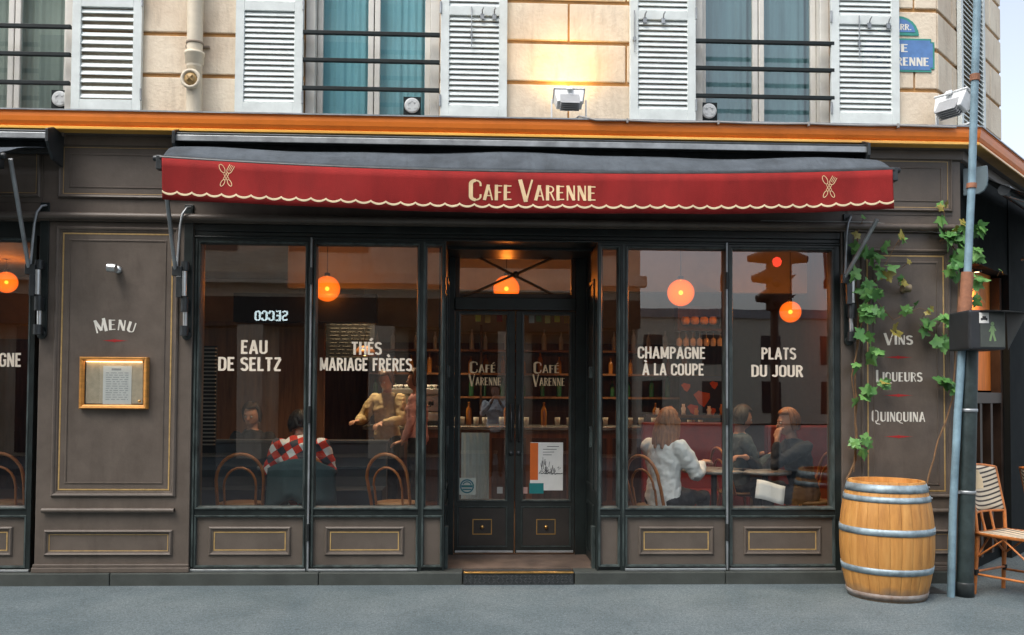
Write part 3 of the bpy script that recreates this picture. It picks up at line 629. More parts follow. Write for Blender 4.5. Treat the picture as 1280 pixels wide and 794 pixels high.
# --- painted signs on the pilasters
t = MB(); lettering(t, 'MENU', wallf(-.001), XX(142), ZZ(417), ZZ(404)-ZZ(417), 'display', big=1.25, width=XX(166)-XX(117), arch=.42); t.build('painted_sign', LETTERW, B)
for s, c, yt, yb_, a, b in (('VINS', 1123.5, 415, 427, 1106, 1142), ('LIQUEURS', 1124, 462, 474, 1095, 1153), ('QUINQUINA', 1123, 512.5, 525, 1090, 1157)):
    t = MB(); lettering(t, s, wallf(-.001), XX(c), ZZ(yb_), ZZ(yt)-ZZ(yb_), 'display', big=1.28, width=XX(b)-XX(a)); t.build('painted_sign', LETTERW, B)
def flourish(c, y, wpx):
    t = MB(); x, z, hw = XX(c), ZZ(y), (XX(500+wpx/2)-XX(500)); f = wallf(-.0015)
    up_ = [(x-hw, z)] + [(x-hw+2*hw*k/12, z+.009*math.sin(math.pi*k/12)**2) for k in range(1, 12)] + [(x+hw, z)]
    dn_ = [(2*x-u, 2*z-v) for u, v in up_[1:-1]]
    pts = up_ + [(u, 2*z-v) for u, v in reversed(up_[1:-1])]
    t.add([f(u, v, 0) for u, v in reversed(pts)], [tuple(range(len(pts)))])
    t.add([f(x+.014*math.cos(R(a)), z+.014*math.sin(R(a)), .0004) for a in range(0, 360, 45)], [tuple(range(8))]); return t.build('painted_flourish', REDP, B)
flourish(142, 430, 33)
for y in (443, 491.5, 544): flourish(1123, y, 40)
# --- slanted side: pier, entrance frames, orange-lit panel
s = MB(); sbox(s, .0, .12, -.3, 0, 0, 3.7); sbox(s, 1.55, 3.2, -.3, .0, 0, 3.7); sbox(s, .12, 1.55, -.3, -.01, 2.75, 3.7); sbox(s, .12, 1.55, -.3, -.1, 0, .1)
s.build('side_pier', mat('matt_black_paint', (.012, .014, .014), .8, spec=.15), B)
ORWOOD = mat('orange_side_panel', (.85, .24, .04), .5, var=.25, scale=3, stretch=(5, 5, .6))
s = MB(); sbox(s, .2, 1.5, -.2, -.15, 1.62, 2.75); s.build('side_panel', ORWOOD, B)
s = MB(); sbox(s, .12, 1.54, -.2, -.15, .1, 1.5)
s.build('side_panel', mat('side_brown_wood', (.16, .07, .03), .5, var=.4, scale=3, stretch=(7, 7, .6)), B)
s = MB()
for t in (.14, .42, .75, 1.1, 1.46): sbox(s, t, t+.07, -.148, -.06, .1, 1.499 if .3 < t < 1.2 else 2.72)
sbox(s, .212, 1.458, -.148, -.05, 1.501, 1.6)
s.build('side_frame', mat('dark_brown_wood', (.045, .025, .016), .4, var=.4, scale=5), B)
o = thing('side_spot', 'recessed spot above the orange panel in the side street entrance', 'ceiling light', side(.75, -.075, 2.7))
p_ = side(.75, -.075, 2.7); q = MB(); q.lathe([(0, .02), (.04, .02), (.04, 0), (.03, 0)], p_, 16); q.build('trim_ring', BLACKP, o); q = MB(); q.lathe([(0, .004), (.03, .004)], p_, 14); q.build('lamp_face', emis('side_spot_face', (1, .7, .4), 5), o)
li = bpy.data.lights.new('side_lamp', 'SPOT'); li.energy = 22; li.color = (1, .66, .36); li.spot_size = R(150); li.spot_blend = .8; li.shadow_soft_size = .03
lo = bpy.data.objects.new('side_lamp', li); COL.objects.link(lo); lo.parent = o; lo.location = (.03, -.03, -.02)
# back and side shell so that the body is closed
s = MB(); s.box(XL, 5.2, 6.6, 6.8, 0, 3.36); s.build('rear_wall', WOODDARK, B)
# ================================================================== the room behind the glass
IX0, IX1, IY1, IZ = XL+.02, 4.02, 6.3, 3.34
g = MB(); g.box(IX0, IX1, .33, IY1, .02, .1); struct(g, 'floor', mat('cafe_floor', (.1, .06, .035), .35, var=.4, scale=5))
g = MB(); g.box(IX0, IX1, .33, IY1, IZ-.03, IZ); struct(g, 'ceiling', mat('cafe_ceiling', (.34, .29, .2), .7, var=.15))
g = MB(); g.box(IX0, IX1, IY1, IY1+.1, .1, IZ-.03); g.box(IX0, IX0+.1, .33, IY1, .1, IZ-.03); g.box(IX1-.1, IX1, .33, IY1, .1, IZ-.03); struct(g, 'wall', WOODDARK)
g = MB(); g.box(IX0+.1, IX1-.1, IY1-.04, IY1-.002, 2.35, IZ-.04); g.box(-2.2, IX1-.1, 3.0, 3.12, 2.78, IZ-.04); struct(g, 'wall_band', mat('khaki_plaster', (.24, .225, .16), .8, var=.2, scale=2))
g = MB(); g.box(-4.2, -1.7, 2.6, 2.68, .1, 2.35); struct(g, 'partition', WOODMID)

GLOBE = bpy.data.materials.new('orange_globe_glass'); GLOBE.use_nodes = True
N, L = nodes(GLOBE); N.remove(N['Principled BSDF']); e = N.new('ShaderNodeEmission'); e.inputs[0].default_value = (1, .17, .012, 1); e.inputs[1].default_value = .7
t = N.new('ShaderNodeBsdfTransparent'); t.inputs[0].default_value = (1, .42, .1, 1); mx = N.new('ShaderNodeMixShader'); mx.inputs[0].default_value = .62
L.new(e.outputs[0], mx.inputs[1]); L.new(t.outputs[0], mx.inputs[2]); L.new(mx.outputs[0], N['Material Output'].inputs[0])
ve = N.new('ShaderNodeEmission'); ve.inputs[0].default_value = (1, .33, .04, 1); ve.inputs[1].default_value = 3.6; L.new(ve.outputs[0], N['Material Output'].inputs['Volume'])   # glowing frosted glass
BULB = emis('warm_bulb', (1, .62, .2), 3)
def pendant(px_, py_, rp, label, Rr=.14):
    d = Rr*1100/rp; Y = d+CAM.y; p = A(px_, py_, Y)
    o = thing('pendant_lamp', label, 'lamp', (p.x, p.y, p.z-Rr), 'orange globe lamps hanging in the cafe')
    MB().sphere(p, Rr, 28, 16).build('globe', GLOBE, o)
    MB().sphere(p, .024, 12, 8).build('bulb', BULB, o)
    q = MB(); q.tube([(p.x, p.y, p.z+Rr-.004), (p.x, p.y, IZ-.03)], .004, 6); q.lathe([(0, .05), (.03, .04), (.035, 0), (0, 0)], (p.x, p.y, p.z+Rr-.01), 12); q.build('cord', BLACKP, o)
    li = bpy.data.lights.new('lamp_light', 'POINT'); li.energy = 11; li.color = (1, .6, .28); li.shadow_soft_size = .05
    lo = bpy.data.objects.new('lamp_light', li); COL.objects.link(lo); lo.parent = o; lo.location = (0, 0, Rr)
pendant(8, 353, 13, 'orange globe lamp behind the cut-off window ending in GNE')
pendant(409, 361, 16, 'orange globe lamp hanging behind the window lettered THÉS')
pendant(633, 361, 16.5, 'orange globe lamp hanging behind the glass over the doors')
pendant(851, 366, 17, 'orange globe lamp hanging behind the window lettered CHAMPAGNE À LA COUPE')
pendant(988, 390, 13.5, 'orange globe lamp hanging behind the window lettered PLATS DU JOUR', .118)
def dome(px_, py_, Y, label):
    p = A(px_, py_, Y); o = thing('dome_lamp', label, 'lamp', tuple(p), 'low copper dome lamps over the counter')
    q = MB(); q.lathe([(.02, .13), (.08, .115), (.13, .06), (.15, 0), (.145, 0), (.12, .055), (.07, .1), (.0, .11)], p, 24); q.build('lamp_shade', mat('copper_shade', (.5, .2, .06), .4, metal=.6), o)
    MB().sphere(p+Vector((0, 0, .035)), .035, 12, 8).build('bulb', BULB, o)
    q = MB(); q.tube([p+Vector((0, 0, .12)), (p.x, p.y, IZ-.03)], .004, 6); q.build('cord', BLACKP, o)
dome(374, 441, 3.9, 'copper dome lamp low beside the words EAU DE SELTZ'); dome(456, 445, 4.0, 'copper dome lamp low behind the word MARIAGE')
for k, (px_, py_) in enumerate(((604, 352), (683, 352), (594, 360), (662, 360), (765, 352))):
    pass
DOWN = emis('downlight_face', (1, .8, .55), 7)
for (x, y, lb) in ((-.2, 1.9, 'recessed ceiling spot just inside the left door leaf'), (1.1, 1.9, 'recessed ceiling spot just inside the right door leaf'), (-.5, 4.9, 'recessed ceiling spot over the bottles behind the doors'), (1.9, 4.9, 'recessed ceiling spot over the bottles behind the word CHAMPAGNE'), (-1.5, 3.9, 'recessed ceiling spot above the barman'), (2.3, 1.15, 'recessed ceiling spot above the woman in the white jumper'), (3.3, 1.15, 'recessed ceiling spot above the diner facing left'), (-1.5, 1.15, 'recessed ceiling spot above the check-shirted diner')):
    o = thing('ceiling_spot', lb, 'ceiling light', (x, y, IZ-.05), 'recessed ceiling spots')
    MB().lathe([(.045, 0), (.062, 0), (.062, .018), (.045, .018), (.045, 0)], (x, y, IZ-.05), 20).build('trim_ring', WHITE, o)
    MB().lathe([(0, 0), (.044, 0)], (x, y, IZ-.044), 16).build('lamp_face', DOWN, o)
    li = bpy.data.lights.new('spot_light', 'SPOT'); li.energy = 110 if y > 3 else 45; li.color = (1, .74, .46); li.spot_size = R(95); li.spot_blend = .7; li.shadow_soft_size = .05
    lo = bpy.data.objects.new('spot_light', li); COL.objects.link(lo); lo.parent = o; lo.location = (0, 0, -.02)

# --- bar, back bar, bottles
o = thing('bar_counter', 'long wooden bar counter across the back of the room', 'counter', (.5, 4.2, .1))
q = MB(); q.box(-1.4, 3.2, 4.05, 4.6, .1, 1.1); q.build('front', WOODMID, o); q = MB(); q.box(-1.45, 3.25, 3.98, 4.65, 1.1, 1.15); q.build('top', mat('bar_top', (.3, .3, .29), .25, metal=.7), o, bevel=.01)
q = MB()
for k in range(9): q.box(-1.36+k*.52, -1.36+k*.52+.44, 4.03, 4.049, .2, 1.0)
q.build('panel', WOODDARK, o, bevel=.006)
o = thing('bottle_shelf', 'dark shelves of bottles on the wall behind the bar', 'shelf', (.5, 6.0, .1))
q = MB()
SHZ = (1.5, 1.85, 2.2)
for z in SHZ: q.box(-1.6, 3.4, 5.9, 6.25, z, z+.03)
q.build('board', WOODMID, o); q = MB()
for x in (-1.63, 0.05, 1.7, 3.4): q.box(x, x+.03, 5.9, 6.25, .9, 2.6)
q.build('upright', WOODDARK, o)
q = MB(); q.box(-1.6, 3.4, 6.2, 6.25, .1, 1.3); q.build('cupboard', WOODDARK, o)
bot = MB().lathe([(0, 0), (.037, 0), (.038, .01), (.038, .19), (.03, .22), (.014, .245), (.013, .29), (.016, .292), (.016, .305), (0, .305)], (0, 0, 0), 14)
BOTM = [mat('green_bottle', (.03, .1, .04), .12, var=.2, spec=.8), mat('amber_bottle', (.42, .16, .03), .12, var=.2, spec=.8), mat('pale_bottle', (.5, .5, .42), .12, var=.2, spec=.8)]
bl = ['green bottle on the lowest shelf behind the bar', 'amber bottle on the middle shelf behind the bar', 'pale bottle on the top shelf behind the bar']
for r_, z in enumerate(SHZ):
    first = None
    for k in range(18):
        x = -1.5+k*.275+random.uniform(-.05, .05); y = 6.03+random.uniform(-.05, .05)
        if first is None:
            first = solo(MB().add(bot.v, bot.f, True), 'bottle', BOTM[r_], bl[r_], 'bottle', (0, 0, 0), 'bottles on the shelf %s' % ['low', 'middle', 'top'][r_]); c = first
        else: c = first.copy(); COL.objects.link(c)
        c.location = (x, y, z+.03); s = random.uniform(.85, 1.1); c.scale = (s, s, s*random.uniform(.8, 1.08)) if z < 2.2 else (s, s, s)
# clutter on the bar: tumblers, coffee machine
tum = MB().lathe([(0, 0), (.03, 0), (.037, .11), (.034, .11), (.028, .01), (0, .01)], (0, 0, 0), 12); first = None
for k in range(26):
    if first is None: first = solo(MB().add(tum.v, tum.f, True), 'tumbler', mat('clear_tumbler', (.62, .6, .52), .12, spec=.9), 'clear tumbler standing in the row on the bar counter', 'glass', (0, 0, 0), 'tumblers on the bar counter'); c = first
    else: c = first.copy(); COL.objects.link(c)
    c.location = (-1.3+.16*k+random.uniform(-.04, .04)+(.3 if k > 12 else 0), 4.16+random.uniform(0, .25), 1.15)
first = None
for k in range(9):
    if first is None: first = solo(MB().add(bot.v, bot.f, True), 'bottle', BOTM[1], 'amber bottle standing on the bar counter among the tumblers', 'bottle', (0, 0, 0), 'bottles on the bar counter'); c = first
    else: c = first.copy(); COL.objects.link(c)
    c.location = (-1.1+.5*k, 4.45, 1.15)
o = thing('coffee_machine', 'steel coffee machine on the bar counter beside the barman', 'coffee machine', (-.8, 4.4, 1.15))
q = MB(); q.box(-1.2, -.4, 4.25, 4.6, 1.2, 1.32); q.box(-1.2, -.4, 4.4, 4.6, 1.32, 1.55); q.box(-1.23, -.37, 4.22, 4.62, 1.55, 1.63); q.build('casing', ALU, o, bevel=.015)
q = MB(); q.box(-1.23, -.37, 4.2, 4.62, 1.151, 1.199); q.build('drip_tray', BLACKP, o)
for x in (-1.0, -.6): q = MB(); q.tube([(x, 4.36, 1.46), (x, 4.36, 1.41)], .035, 12); q.tube([(x, 4.36, 1.42), (x, 4.2, 1.4)], .012, 8); q.build('brew_head', DARKMETAL, o)
first = None
for k in range(10):
    if first is None: first = solo(MB().lathe([(0, 0), (.02, 0), (.036, .05), (.032, .05), (.016, .006)], (0, 0, 0), 12), 'cup', PAPER, 'white coffee cup on top of the steel coffee machine', 'cup', (0, 0, 0), 'cups on the coffee machine'); c = first
    else: c = first.copy(); COL.objects.link(c)
    c.location = (-1.15+.075*k, 4.35+.09*(k % 2), 1.63)
# hanging rack with amber shades and stemware behind the CHAMPAGNE window
o = thing('glass_rack', 'hanging rack of amber shades and wine glasses behind the word CHAMPAGNE', 'rack', (2.6, 2.9, 2.1))
q = MB(); x0, x1 = A(845, 420, 2.9).x, A(904, 420, 2.9).x; zr1 = A(860, 414, 2.9).z; zr2 = A(860, 390, 2.9).z
q.box(x0, x1, 2.8, 3.0, zr1, zr1+.02); q.box(x0, x0+.02, 2.8, 2.998, zr1+.02, 2.776); q.box(x1-.02, x1, 2.8, 2.998, zr1+.02, 2.776); q.box(x0, x1, 2.985, 2.998, zr1+.022, zr1+.3)
q.build('rack_frame', WOODDARK, o)
for k in range(4):
    p = A(857+k*11.5, 401, 2.9); MB().lathe([(0, -.045), (.035, -.045), (.05, -.02), (.05, .02), (.035, .045), (0, .045)], p, 16).build('amber_shade', mat('amber_glass', (.75, .42, .1), .3), o)
q = MB()
for k in range(7):
    p = A(849+k*8.5, 420, 2.9); q.lathe([(.0, .05), (.028, .05), (.003, .04), (.003, -.02), (.03, -.04), (.035, -.08), (.028, -.12)], p, 12)
q.build('stemware', mat('clear_stemware', (.6, .6, .56), .1, spec=.9), o)
# red benches
REDL = mat('red_leather', (.2, .02, .013), .45, var=.25, scale=6)
def bench(x0, x1, y, lab):
    o = thing('red_bench', lab, 'bench', ((x0+x1)/2, y, .1), 'red wall benches')
    q = MB(); q.box(x0, x1, y-.45, y, .1, .5); q.build('seat', REDL, o, bevel=.03); q = MB(); q.box(x0, x1, y+.001, y+.12, .1, 1.25); q.build('backrest', REDL, o, bevel=.02)
bench(1.9, 3.0, 2.7, 'red bench behind the woman in the white jumper'); bench(3.02, 3.9, 1.75, 'red bench behind the diner facing left')
q = MB(); q.box(A(846, 480, 3.1).x, A(904, 480, 3.1).x, 2.93, 2.96, A(870, 525, 2.93).z, A(870, 470, 2.93).z)
o = thing('wall_picture', 'dark blue picture with orange and red shapes above the red bench', 'picture', (2.6, 2.94, 1.5)); q.build('board', mat('navy_board', (.02, .03, .07), .5), o)
q = MB()
for (u, v, r_) in ((.2, .75, .05), (.55, .5, .09), (.8, .8, .045), (.35, .25, .06), (.75, .2, .05)):
    xx = A(846+u*58, 480, 2.93).x; zz = A(870, 525-v*55, 2.93).z
    q.add([(xx+r_*(1+.3*math.sin(k*2.1))*math.cos(R(k*40)), 2.928, zz+r_*(1+.25*math.cos(k*1.7))*math.sin(R(k*40))) for k in range(9)], [tuple(range(9))])
q.build('paint_patch', mat('orange_patch', (.6, .2, .05), .6, col2=(.5, .05, .03), scale=3), o)
q = MB(); q.box(1.95, 3.0, 2.78, 2.94, 1.3, 1.33); so_ = solo(q, 'picture_ledge', WOODDARK, 'narrow dark ledge with little pale ornaments under the blue picture', 'ledge', (2.5, 2.86, 1.3))
for k in range(6):
    h = .08+.05*((k*37) % 3)/2; solo(MB().lathe([(0, 0), (.03, 0), (.022, h*.3), (.03, h*.6), (.016, h*.8), (.02, h), (0, h)], (0, 0, 0), 12), 'ornament', [PAPER, mat('orange_ornament', (.6, .25, .06), .5)][k % 2], ['small pale ornament on the ledge under the blue picture', 'small orange ornament on the ledge under the blue picture'][k % 2], 'ornament', (0, 0, 0), ['pale ornaments on the ledge', 'orange ornaments on the ledge'][k % 2]).location = (2.1+k*.15, 2.85, 1.33)
# grey banquette back at left
o = thing('banquette', 'grey panelled banquette behind the check-shirted diner', 'banquette', (-1.8, 1.5, .1))
q = MB(); xb0, xb1 = XX(246, 1.5), XX(484, 1.5); zt_ = A(400, 550, 1.5).z
q.box(xb0, xb1, 1.5, 1.58, .1, zt_-.03); q.box(xb0-.02, xb1+.02, 1.47, 1.61, zt_-.03, zt_); q.build('backrest', ZINCBAR, o, bevel=.006)
q = MB(); zm = A(400, 588, 1.4).z; q.box(xb0, xb1, 1.1, 1.499, .1, zm-.16); q.box(xb0, xb1, 1.49, 1.4995, zm, zm+.03); q.build('seat', mat('dark_blue_seat', (.02, .03, .042), .5, var=.3), o, bevel=.01)
# chalk board, slatted screen, dark lintel
q = MB(); a, b = A(408, 400, 4.3), A(468, 452, 4.3); o = thing('chalk_board', 'black chalk board covered in lines of writing behind the word THÉS', 'board', ((a.x+b.x)/2, 4.3, b.z))
q.box(a.x, b.x, 4.3, 4.33, b.z, A(408, 378, 4.3).z); q.build('board', BLACKP, o); q = MB()
for k in range(11):
    z = a.z-.02-k*(a.z-b.z)/11.5; x = a.x+.05
    while x < b.x-.08: wd = random.uniform(.04, .14); q.box(x, min(x+wd, b.x-.04), 4.296, 4.299, z, z+.012); x += wd+.03
q.build('chalk_line', mat('chalk', (.1, .095, .08), .9), o)
q = MB(); a, b = A(253, 432, 1.3), A(268, 560, 1.3); o = thing('slatted_rack', 'tall dark rack of pale-edged slats beside the words EAU DE SELTZ', 'rack', ((a.x+b.x)/2, 1.3, .1))
q.box(a.x, b.x, 1.33, 1.36, .1, a.z); q.build('back', BLACKP, o); q = MB()
for k in range(26): z = a.z-.02-k*.037; q.box(a.x, b.x, 1.28, 1.329, z-.012, z)
q.build('slat', mat('pale_slat', (.25, .23, .19), .6), o)
g = MB(); a = A(292, 366, 2.4); g.box(a.x, -1.1, 2.4, 2.55, A(300, 402, 2.4).z, a.z); struct(g, 'beam', BLACKP)
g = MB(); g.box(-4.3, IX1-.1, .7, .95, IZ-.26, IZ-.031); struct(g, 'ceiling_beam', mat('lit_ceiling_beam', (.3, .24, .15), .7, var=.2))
# pale sheet behind the left door leaf, added in place of a glass reflection
q = MB(); a, b = A(577, 500, 1.1), A(612, 500, 1.1); gr = []
for k in range(41):
    u = a.x+(b.x-a.x)*k/40; gr.append([(u, 1.1+.012*math.sin(k*.7), .12), (u, 1.1+.012*math.sin(k*.7+.2), A(590, 541, 1.1).z)])
solo(q.sheet(gr), 'reflection_sheet', mat('grey_reflection', (.6, .6, .52), .9, var=.1), 'pale grey sheet standing in for a reflection in the door with the round badge', 'curtain', ((a.x+b.x)/2, 1.1, .12))
# colourful cards strung along the door heads inside
cc = [(.7, .5, .05), (.6, .3, .05), (.55, .06, .03), (.7, .68, .6), (.2, .3, .1), (.75, .55, .15)]
o = thing('card_string', 'string of small coloured cards across the top of the door glass', 'cards', (.55, .9, 2.2))
q = MB(); zc = A(640, 397, .9).z; q.box(A(578, 397, .9).x, A(712, 397, .9).x, .9, .903, zc+.02, zc+.024); q.build('string', BLACKP, o)
for k, pxk in enumerate((597, 609, 624, 664, 673, 684, 696, 708)):
    x = XX(pxk, .9); q = MB(); q.box(x-.025, x+.025, .896, .899, zc-.04-.01*(k % 2), zc+.02); c = cc[k % 6]; q.build('card', mat('card_%d' % (k % 6), c, .6), o)

# --- furniture: bentwood chair and round table
def bent_chair(loc, rz, label):
    o = thing('bentwood_chair', label, 'chair', (0, 0, 0), 'bentwood chairs in the cafe')
    q = MB(); q.lathe([(0, .445), (.19, .445), (.2, .46), (.19, .475), (0, .475)], (0, 0, 0), 28); q.build('seat', mat('cane_seat', (.22, .12, .05), .6), o)
    q = MB(); pts = [(-.19, -.12, .45), (-.2, -.18, .65)] + [(.2*math.cos(R(180-a)), -.2-.03*math.sin(R(a)), .7+.22*math.sin(R(a))) for a in range(0, 181, 15)] + [(.2, -.18, .65), (.19, -.12, .45)]
    q.tube(pts, .015, 8); pts = [(-.13, -.15, .46), (-.135, -.18, .62)] + [(.135*math.cos(R(180-a)), -.195-.02*math.sin(R(a)), .64+.16*math.sin(R(a))) for a in range(0, 181, 20)] + [(.135, -.18, .62), (.13, -.15, .46)]
    q.tube(pts, .011, 8); q.build('backrest', BENT, o)
    for sx in (-1, 1):
        for yy, y2 in ((-.13, -.21), (.14, .19)): MB().tube([(sx*.13, yy, .45), (sx*.19, y2, 0)], [.017, .013], 8).build('leg', BENT, o)
    q = MB(); q.lathe([(.15, .25), (.162, .25), (.162, .27), (.15, .27), (.15, .25)], (0, 0, 0), 24); q.build('stretcher', BENT, o)
    o.location = loc; o.rotation_euler = (0, 0, rz); return o
bent_chair((XX(303, .75), .75, .1), R(12), 'empty bentwood chair nearest the menu pilaster, back to the glass')
bent_chair((XX(497, .8), .8, .1), R(-20), 'empty bentwood chair behind the word FRÈRES')
bent_chair((XX(822, .62), .6, .1), R(-55), 'bentwood chair under the woman in the white jumper')
bent_chair((XX(10, .8), .8, .1), R(10), 'bentwood chair in the cut-off window ending in GNE')
bent_chair((XX(378, .8), .86, .1), R(8), 'bentwood chair under the diner in the check shirt')
bent_chair((XX(1012, .95), 1.0, .1), R(95), 'bentwood chair under the diner facing left')
bent_chair((XX(922, 1.75), 1.75, .1), R(-80), 'bentwood chair under the man in the slate shirt')
bent_chair((XX(318, 2.1), 2.1, .1), R(170), 'bentwood chair under the dark-dressed diner facing the street')
def table(x, y, label, r=.34):
    o = thing('cafe_table', label, 'table', (x, y, .1), 'round cafe tables')
    q = MB(); q.lathe([(0, .82), (r, .82), (r+.008, .835), (r, .85), (0, .85)], (x, y, 0), 36); q.build('tabletop', mat('marble_top', (.3, .3, .29), .25, var=.2, scale=9), o)
    q = MB(); q.lathe([(.028, .82), (.025, .2), (.06, .16), (.22, .12), (.22, .1), (0, .1)], (x, y, 0), 20); q.build('pedestal', BLACKP, o)
    return x, y
table(XX(893, 1.1), 1.12, 'round marble table beside the woman in the white jumper', .3)
table(XX(957, .95), .98, 'round marble table with a menu sheet before the diner facing left', .24)
table(XX(352, 1.35)-.02, 1.36, 'round marble table in front of the check-shirted diner', .2)
gl = MB(); p = A(898, 592, 1.0); gl.lathe([(0, 0), (.032, 0), (.037, .13), (.033, .13), (.03, .01)], (0, 0, 0), 16)
solo(gl, 'juice_glass', mat('orange_juice', (.75, .4, .05), .15), 'tall glass of orange juice on the marble table', 'glass', (0, 0, 0)).location = (XX(910, 1.2), 1.2, .85)
# ================================================================== people
FOLD = bpy.data.textures.new('cloth_folds', 'CLOUDS'); FOLD.noise_scale = .075; FOLD.noise_depth = 2
def loft(mb, secs, n=20):
    """secs: (cx, cy, cz, rx, ry) rings"""
    vs = []; fs = []
    for (x, y, z, rx, ry) in secs: vs += [(x+rx*math.cos(2*math.pi*k/n), y+ry*math.sin(2*math.pi*k/n), z) for k in range(n)]
    for i in range(len(secs)-1):
        for k in range(n): fs.append((i*n+k, i*n+(k+1) % n, (i+1)*n+(k+1) % n, (i+1)*n+k))
    fs += [tuple(range(n))[::-1], tuple(range((len(secs)-1)*n, len(secs)*n))]
    return mb.add(vs, fs, True)
def limb(mb, pts, rs):
    mb.tube(pts, rs, 14)
    for p, r in zip(pts, rs): mb.sphere(p, r*.99, 14, 8)
def hand(mb, w, d, nrm, sd, curl=35):
    """palm, four fingers and a thumb; w wrist, d direction of the palm, nrm back of the hand, sd thumb side"""
    d = Vector(d).normalized(); nrm = Vector(nrm); nrm = (nrm-d*nrm.dot(d)).normalized(); ac = d.cross(nrm)*sd; w = Vector(w)
    for k in range(4): limb(mb, [w+d*.005+ac*(.012-k*.008), w+d*.088+ac*(.03-k*.02)], [.017, .0125])
    ln = (.072, .082, .076, .058)
    for k in range(4):
        p = w+d*.088+ac*(.03-k*.02); a = R(curl*.6); q = p+(d*math.cos(a)-nrm*math.sin(a))*ln[k]*.5
        a2 = R(curl*1.6); r_ = q+(d*math.cos(a2)-nrm*math.sin(a2))*ln[k]*.5; limb(mb, [p, q, r_], [.0105, .0095, .008])
    t0 = w+d*.03+ac*.022; t1 = t0+(d*.6+ac*.75-nrm*.2)*.042; limb(mb, [t0, t1, t1+(d*.9+ac*.2-nrm*.35)*.032], [.013, .011, .009])
def headshape(mb, c, M):
    vs = MB().sphere((0, 0, 0), 1, 28, 20); out = []
    for v in vs.v:
        x, y, z = v
        fx = .076*(1-.16*max(0, -z)**1.5); fy = .094
        zz = z*.118
        if z < 0: y2 = y*(1-.1*(-z)) + .12*(-z)*(1 if y > 0 else -.6)*abs(y)
        else: y2 = y
        if y > .2 and z < -.55: y2 += .08
        eye = math.exp(-((abs(x)-.4)**2/.03+(z-.02)**2/.02)) if y > 0 else 0
        out.append(Vector((x*fx, y2*fy-eye*.008, zz)))
    mb.add([c+M @ v for v in out], vs.f, True)
    for pts, rs in (([(0, .084, .012), (0, .104, -.024)], [.009, .015]), ([(-.02, .083, -.058), (.02, .083, -.058)], [.009, .009])):
        limb(mb, [c+M @ Vector(p) for p in pts], rs)
    for s in (-1, 1):
        e = [(s*.075, -.008, .016), (s*.083, -.014, .0), (s*.077, -.004, -.03)]; limb(mb, [c+M @ Vector(p) for p in e], [.012, .013, .009])
        limb(mb, [c+M @ Vector((s*.045, .078, .028)), c+M @ Vector((s*.015, .088, .026))], [.007, .007])
def remesh(mb, name, m, parent, vox=.008, smooth=4):
    o = mb.build(name, m, parent)
    r = o.modifiers.new('r', 'REMESH'); r.mode = 'VOXEL'; r.voxel_size = vox; r.use_smooth_shade = True
    s = o.modifiers.new('s', 'SMOOTH'); s.iterations = smooth; s.factor = .5
    return o
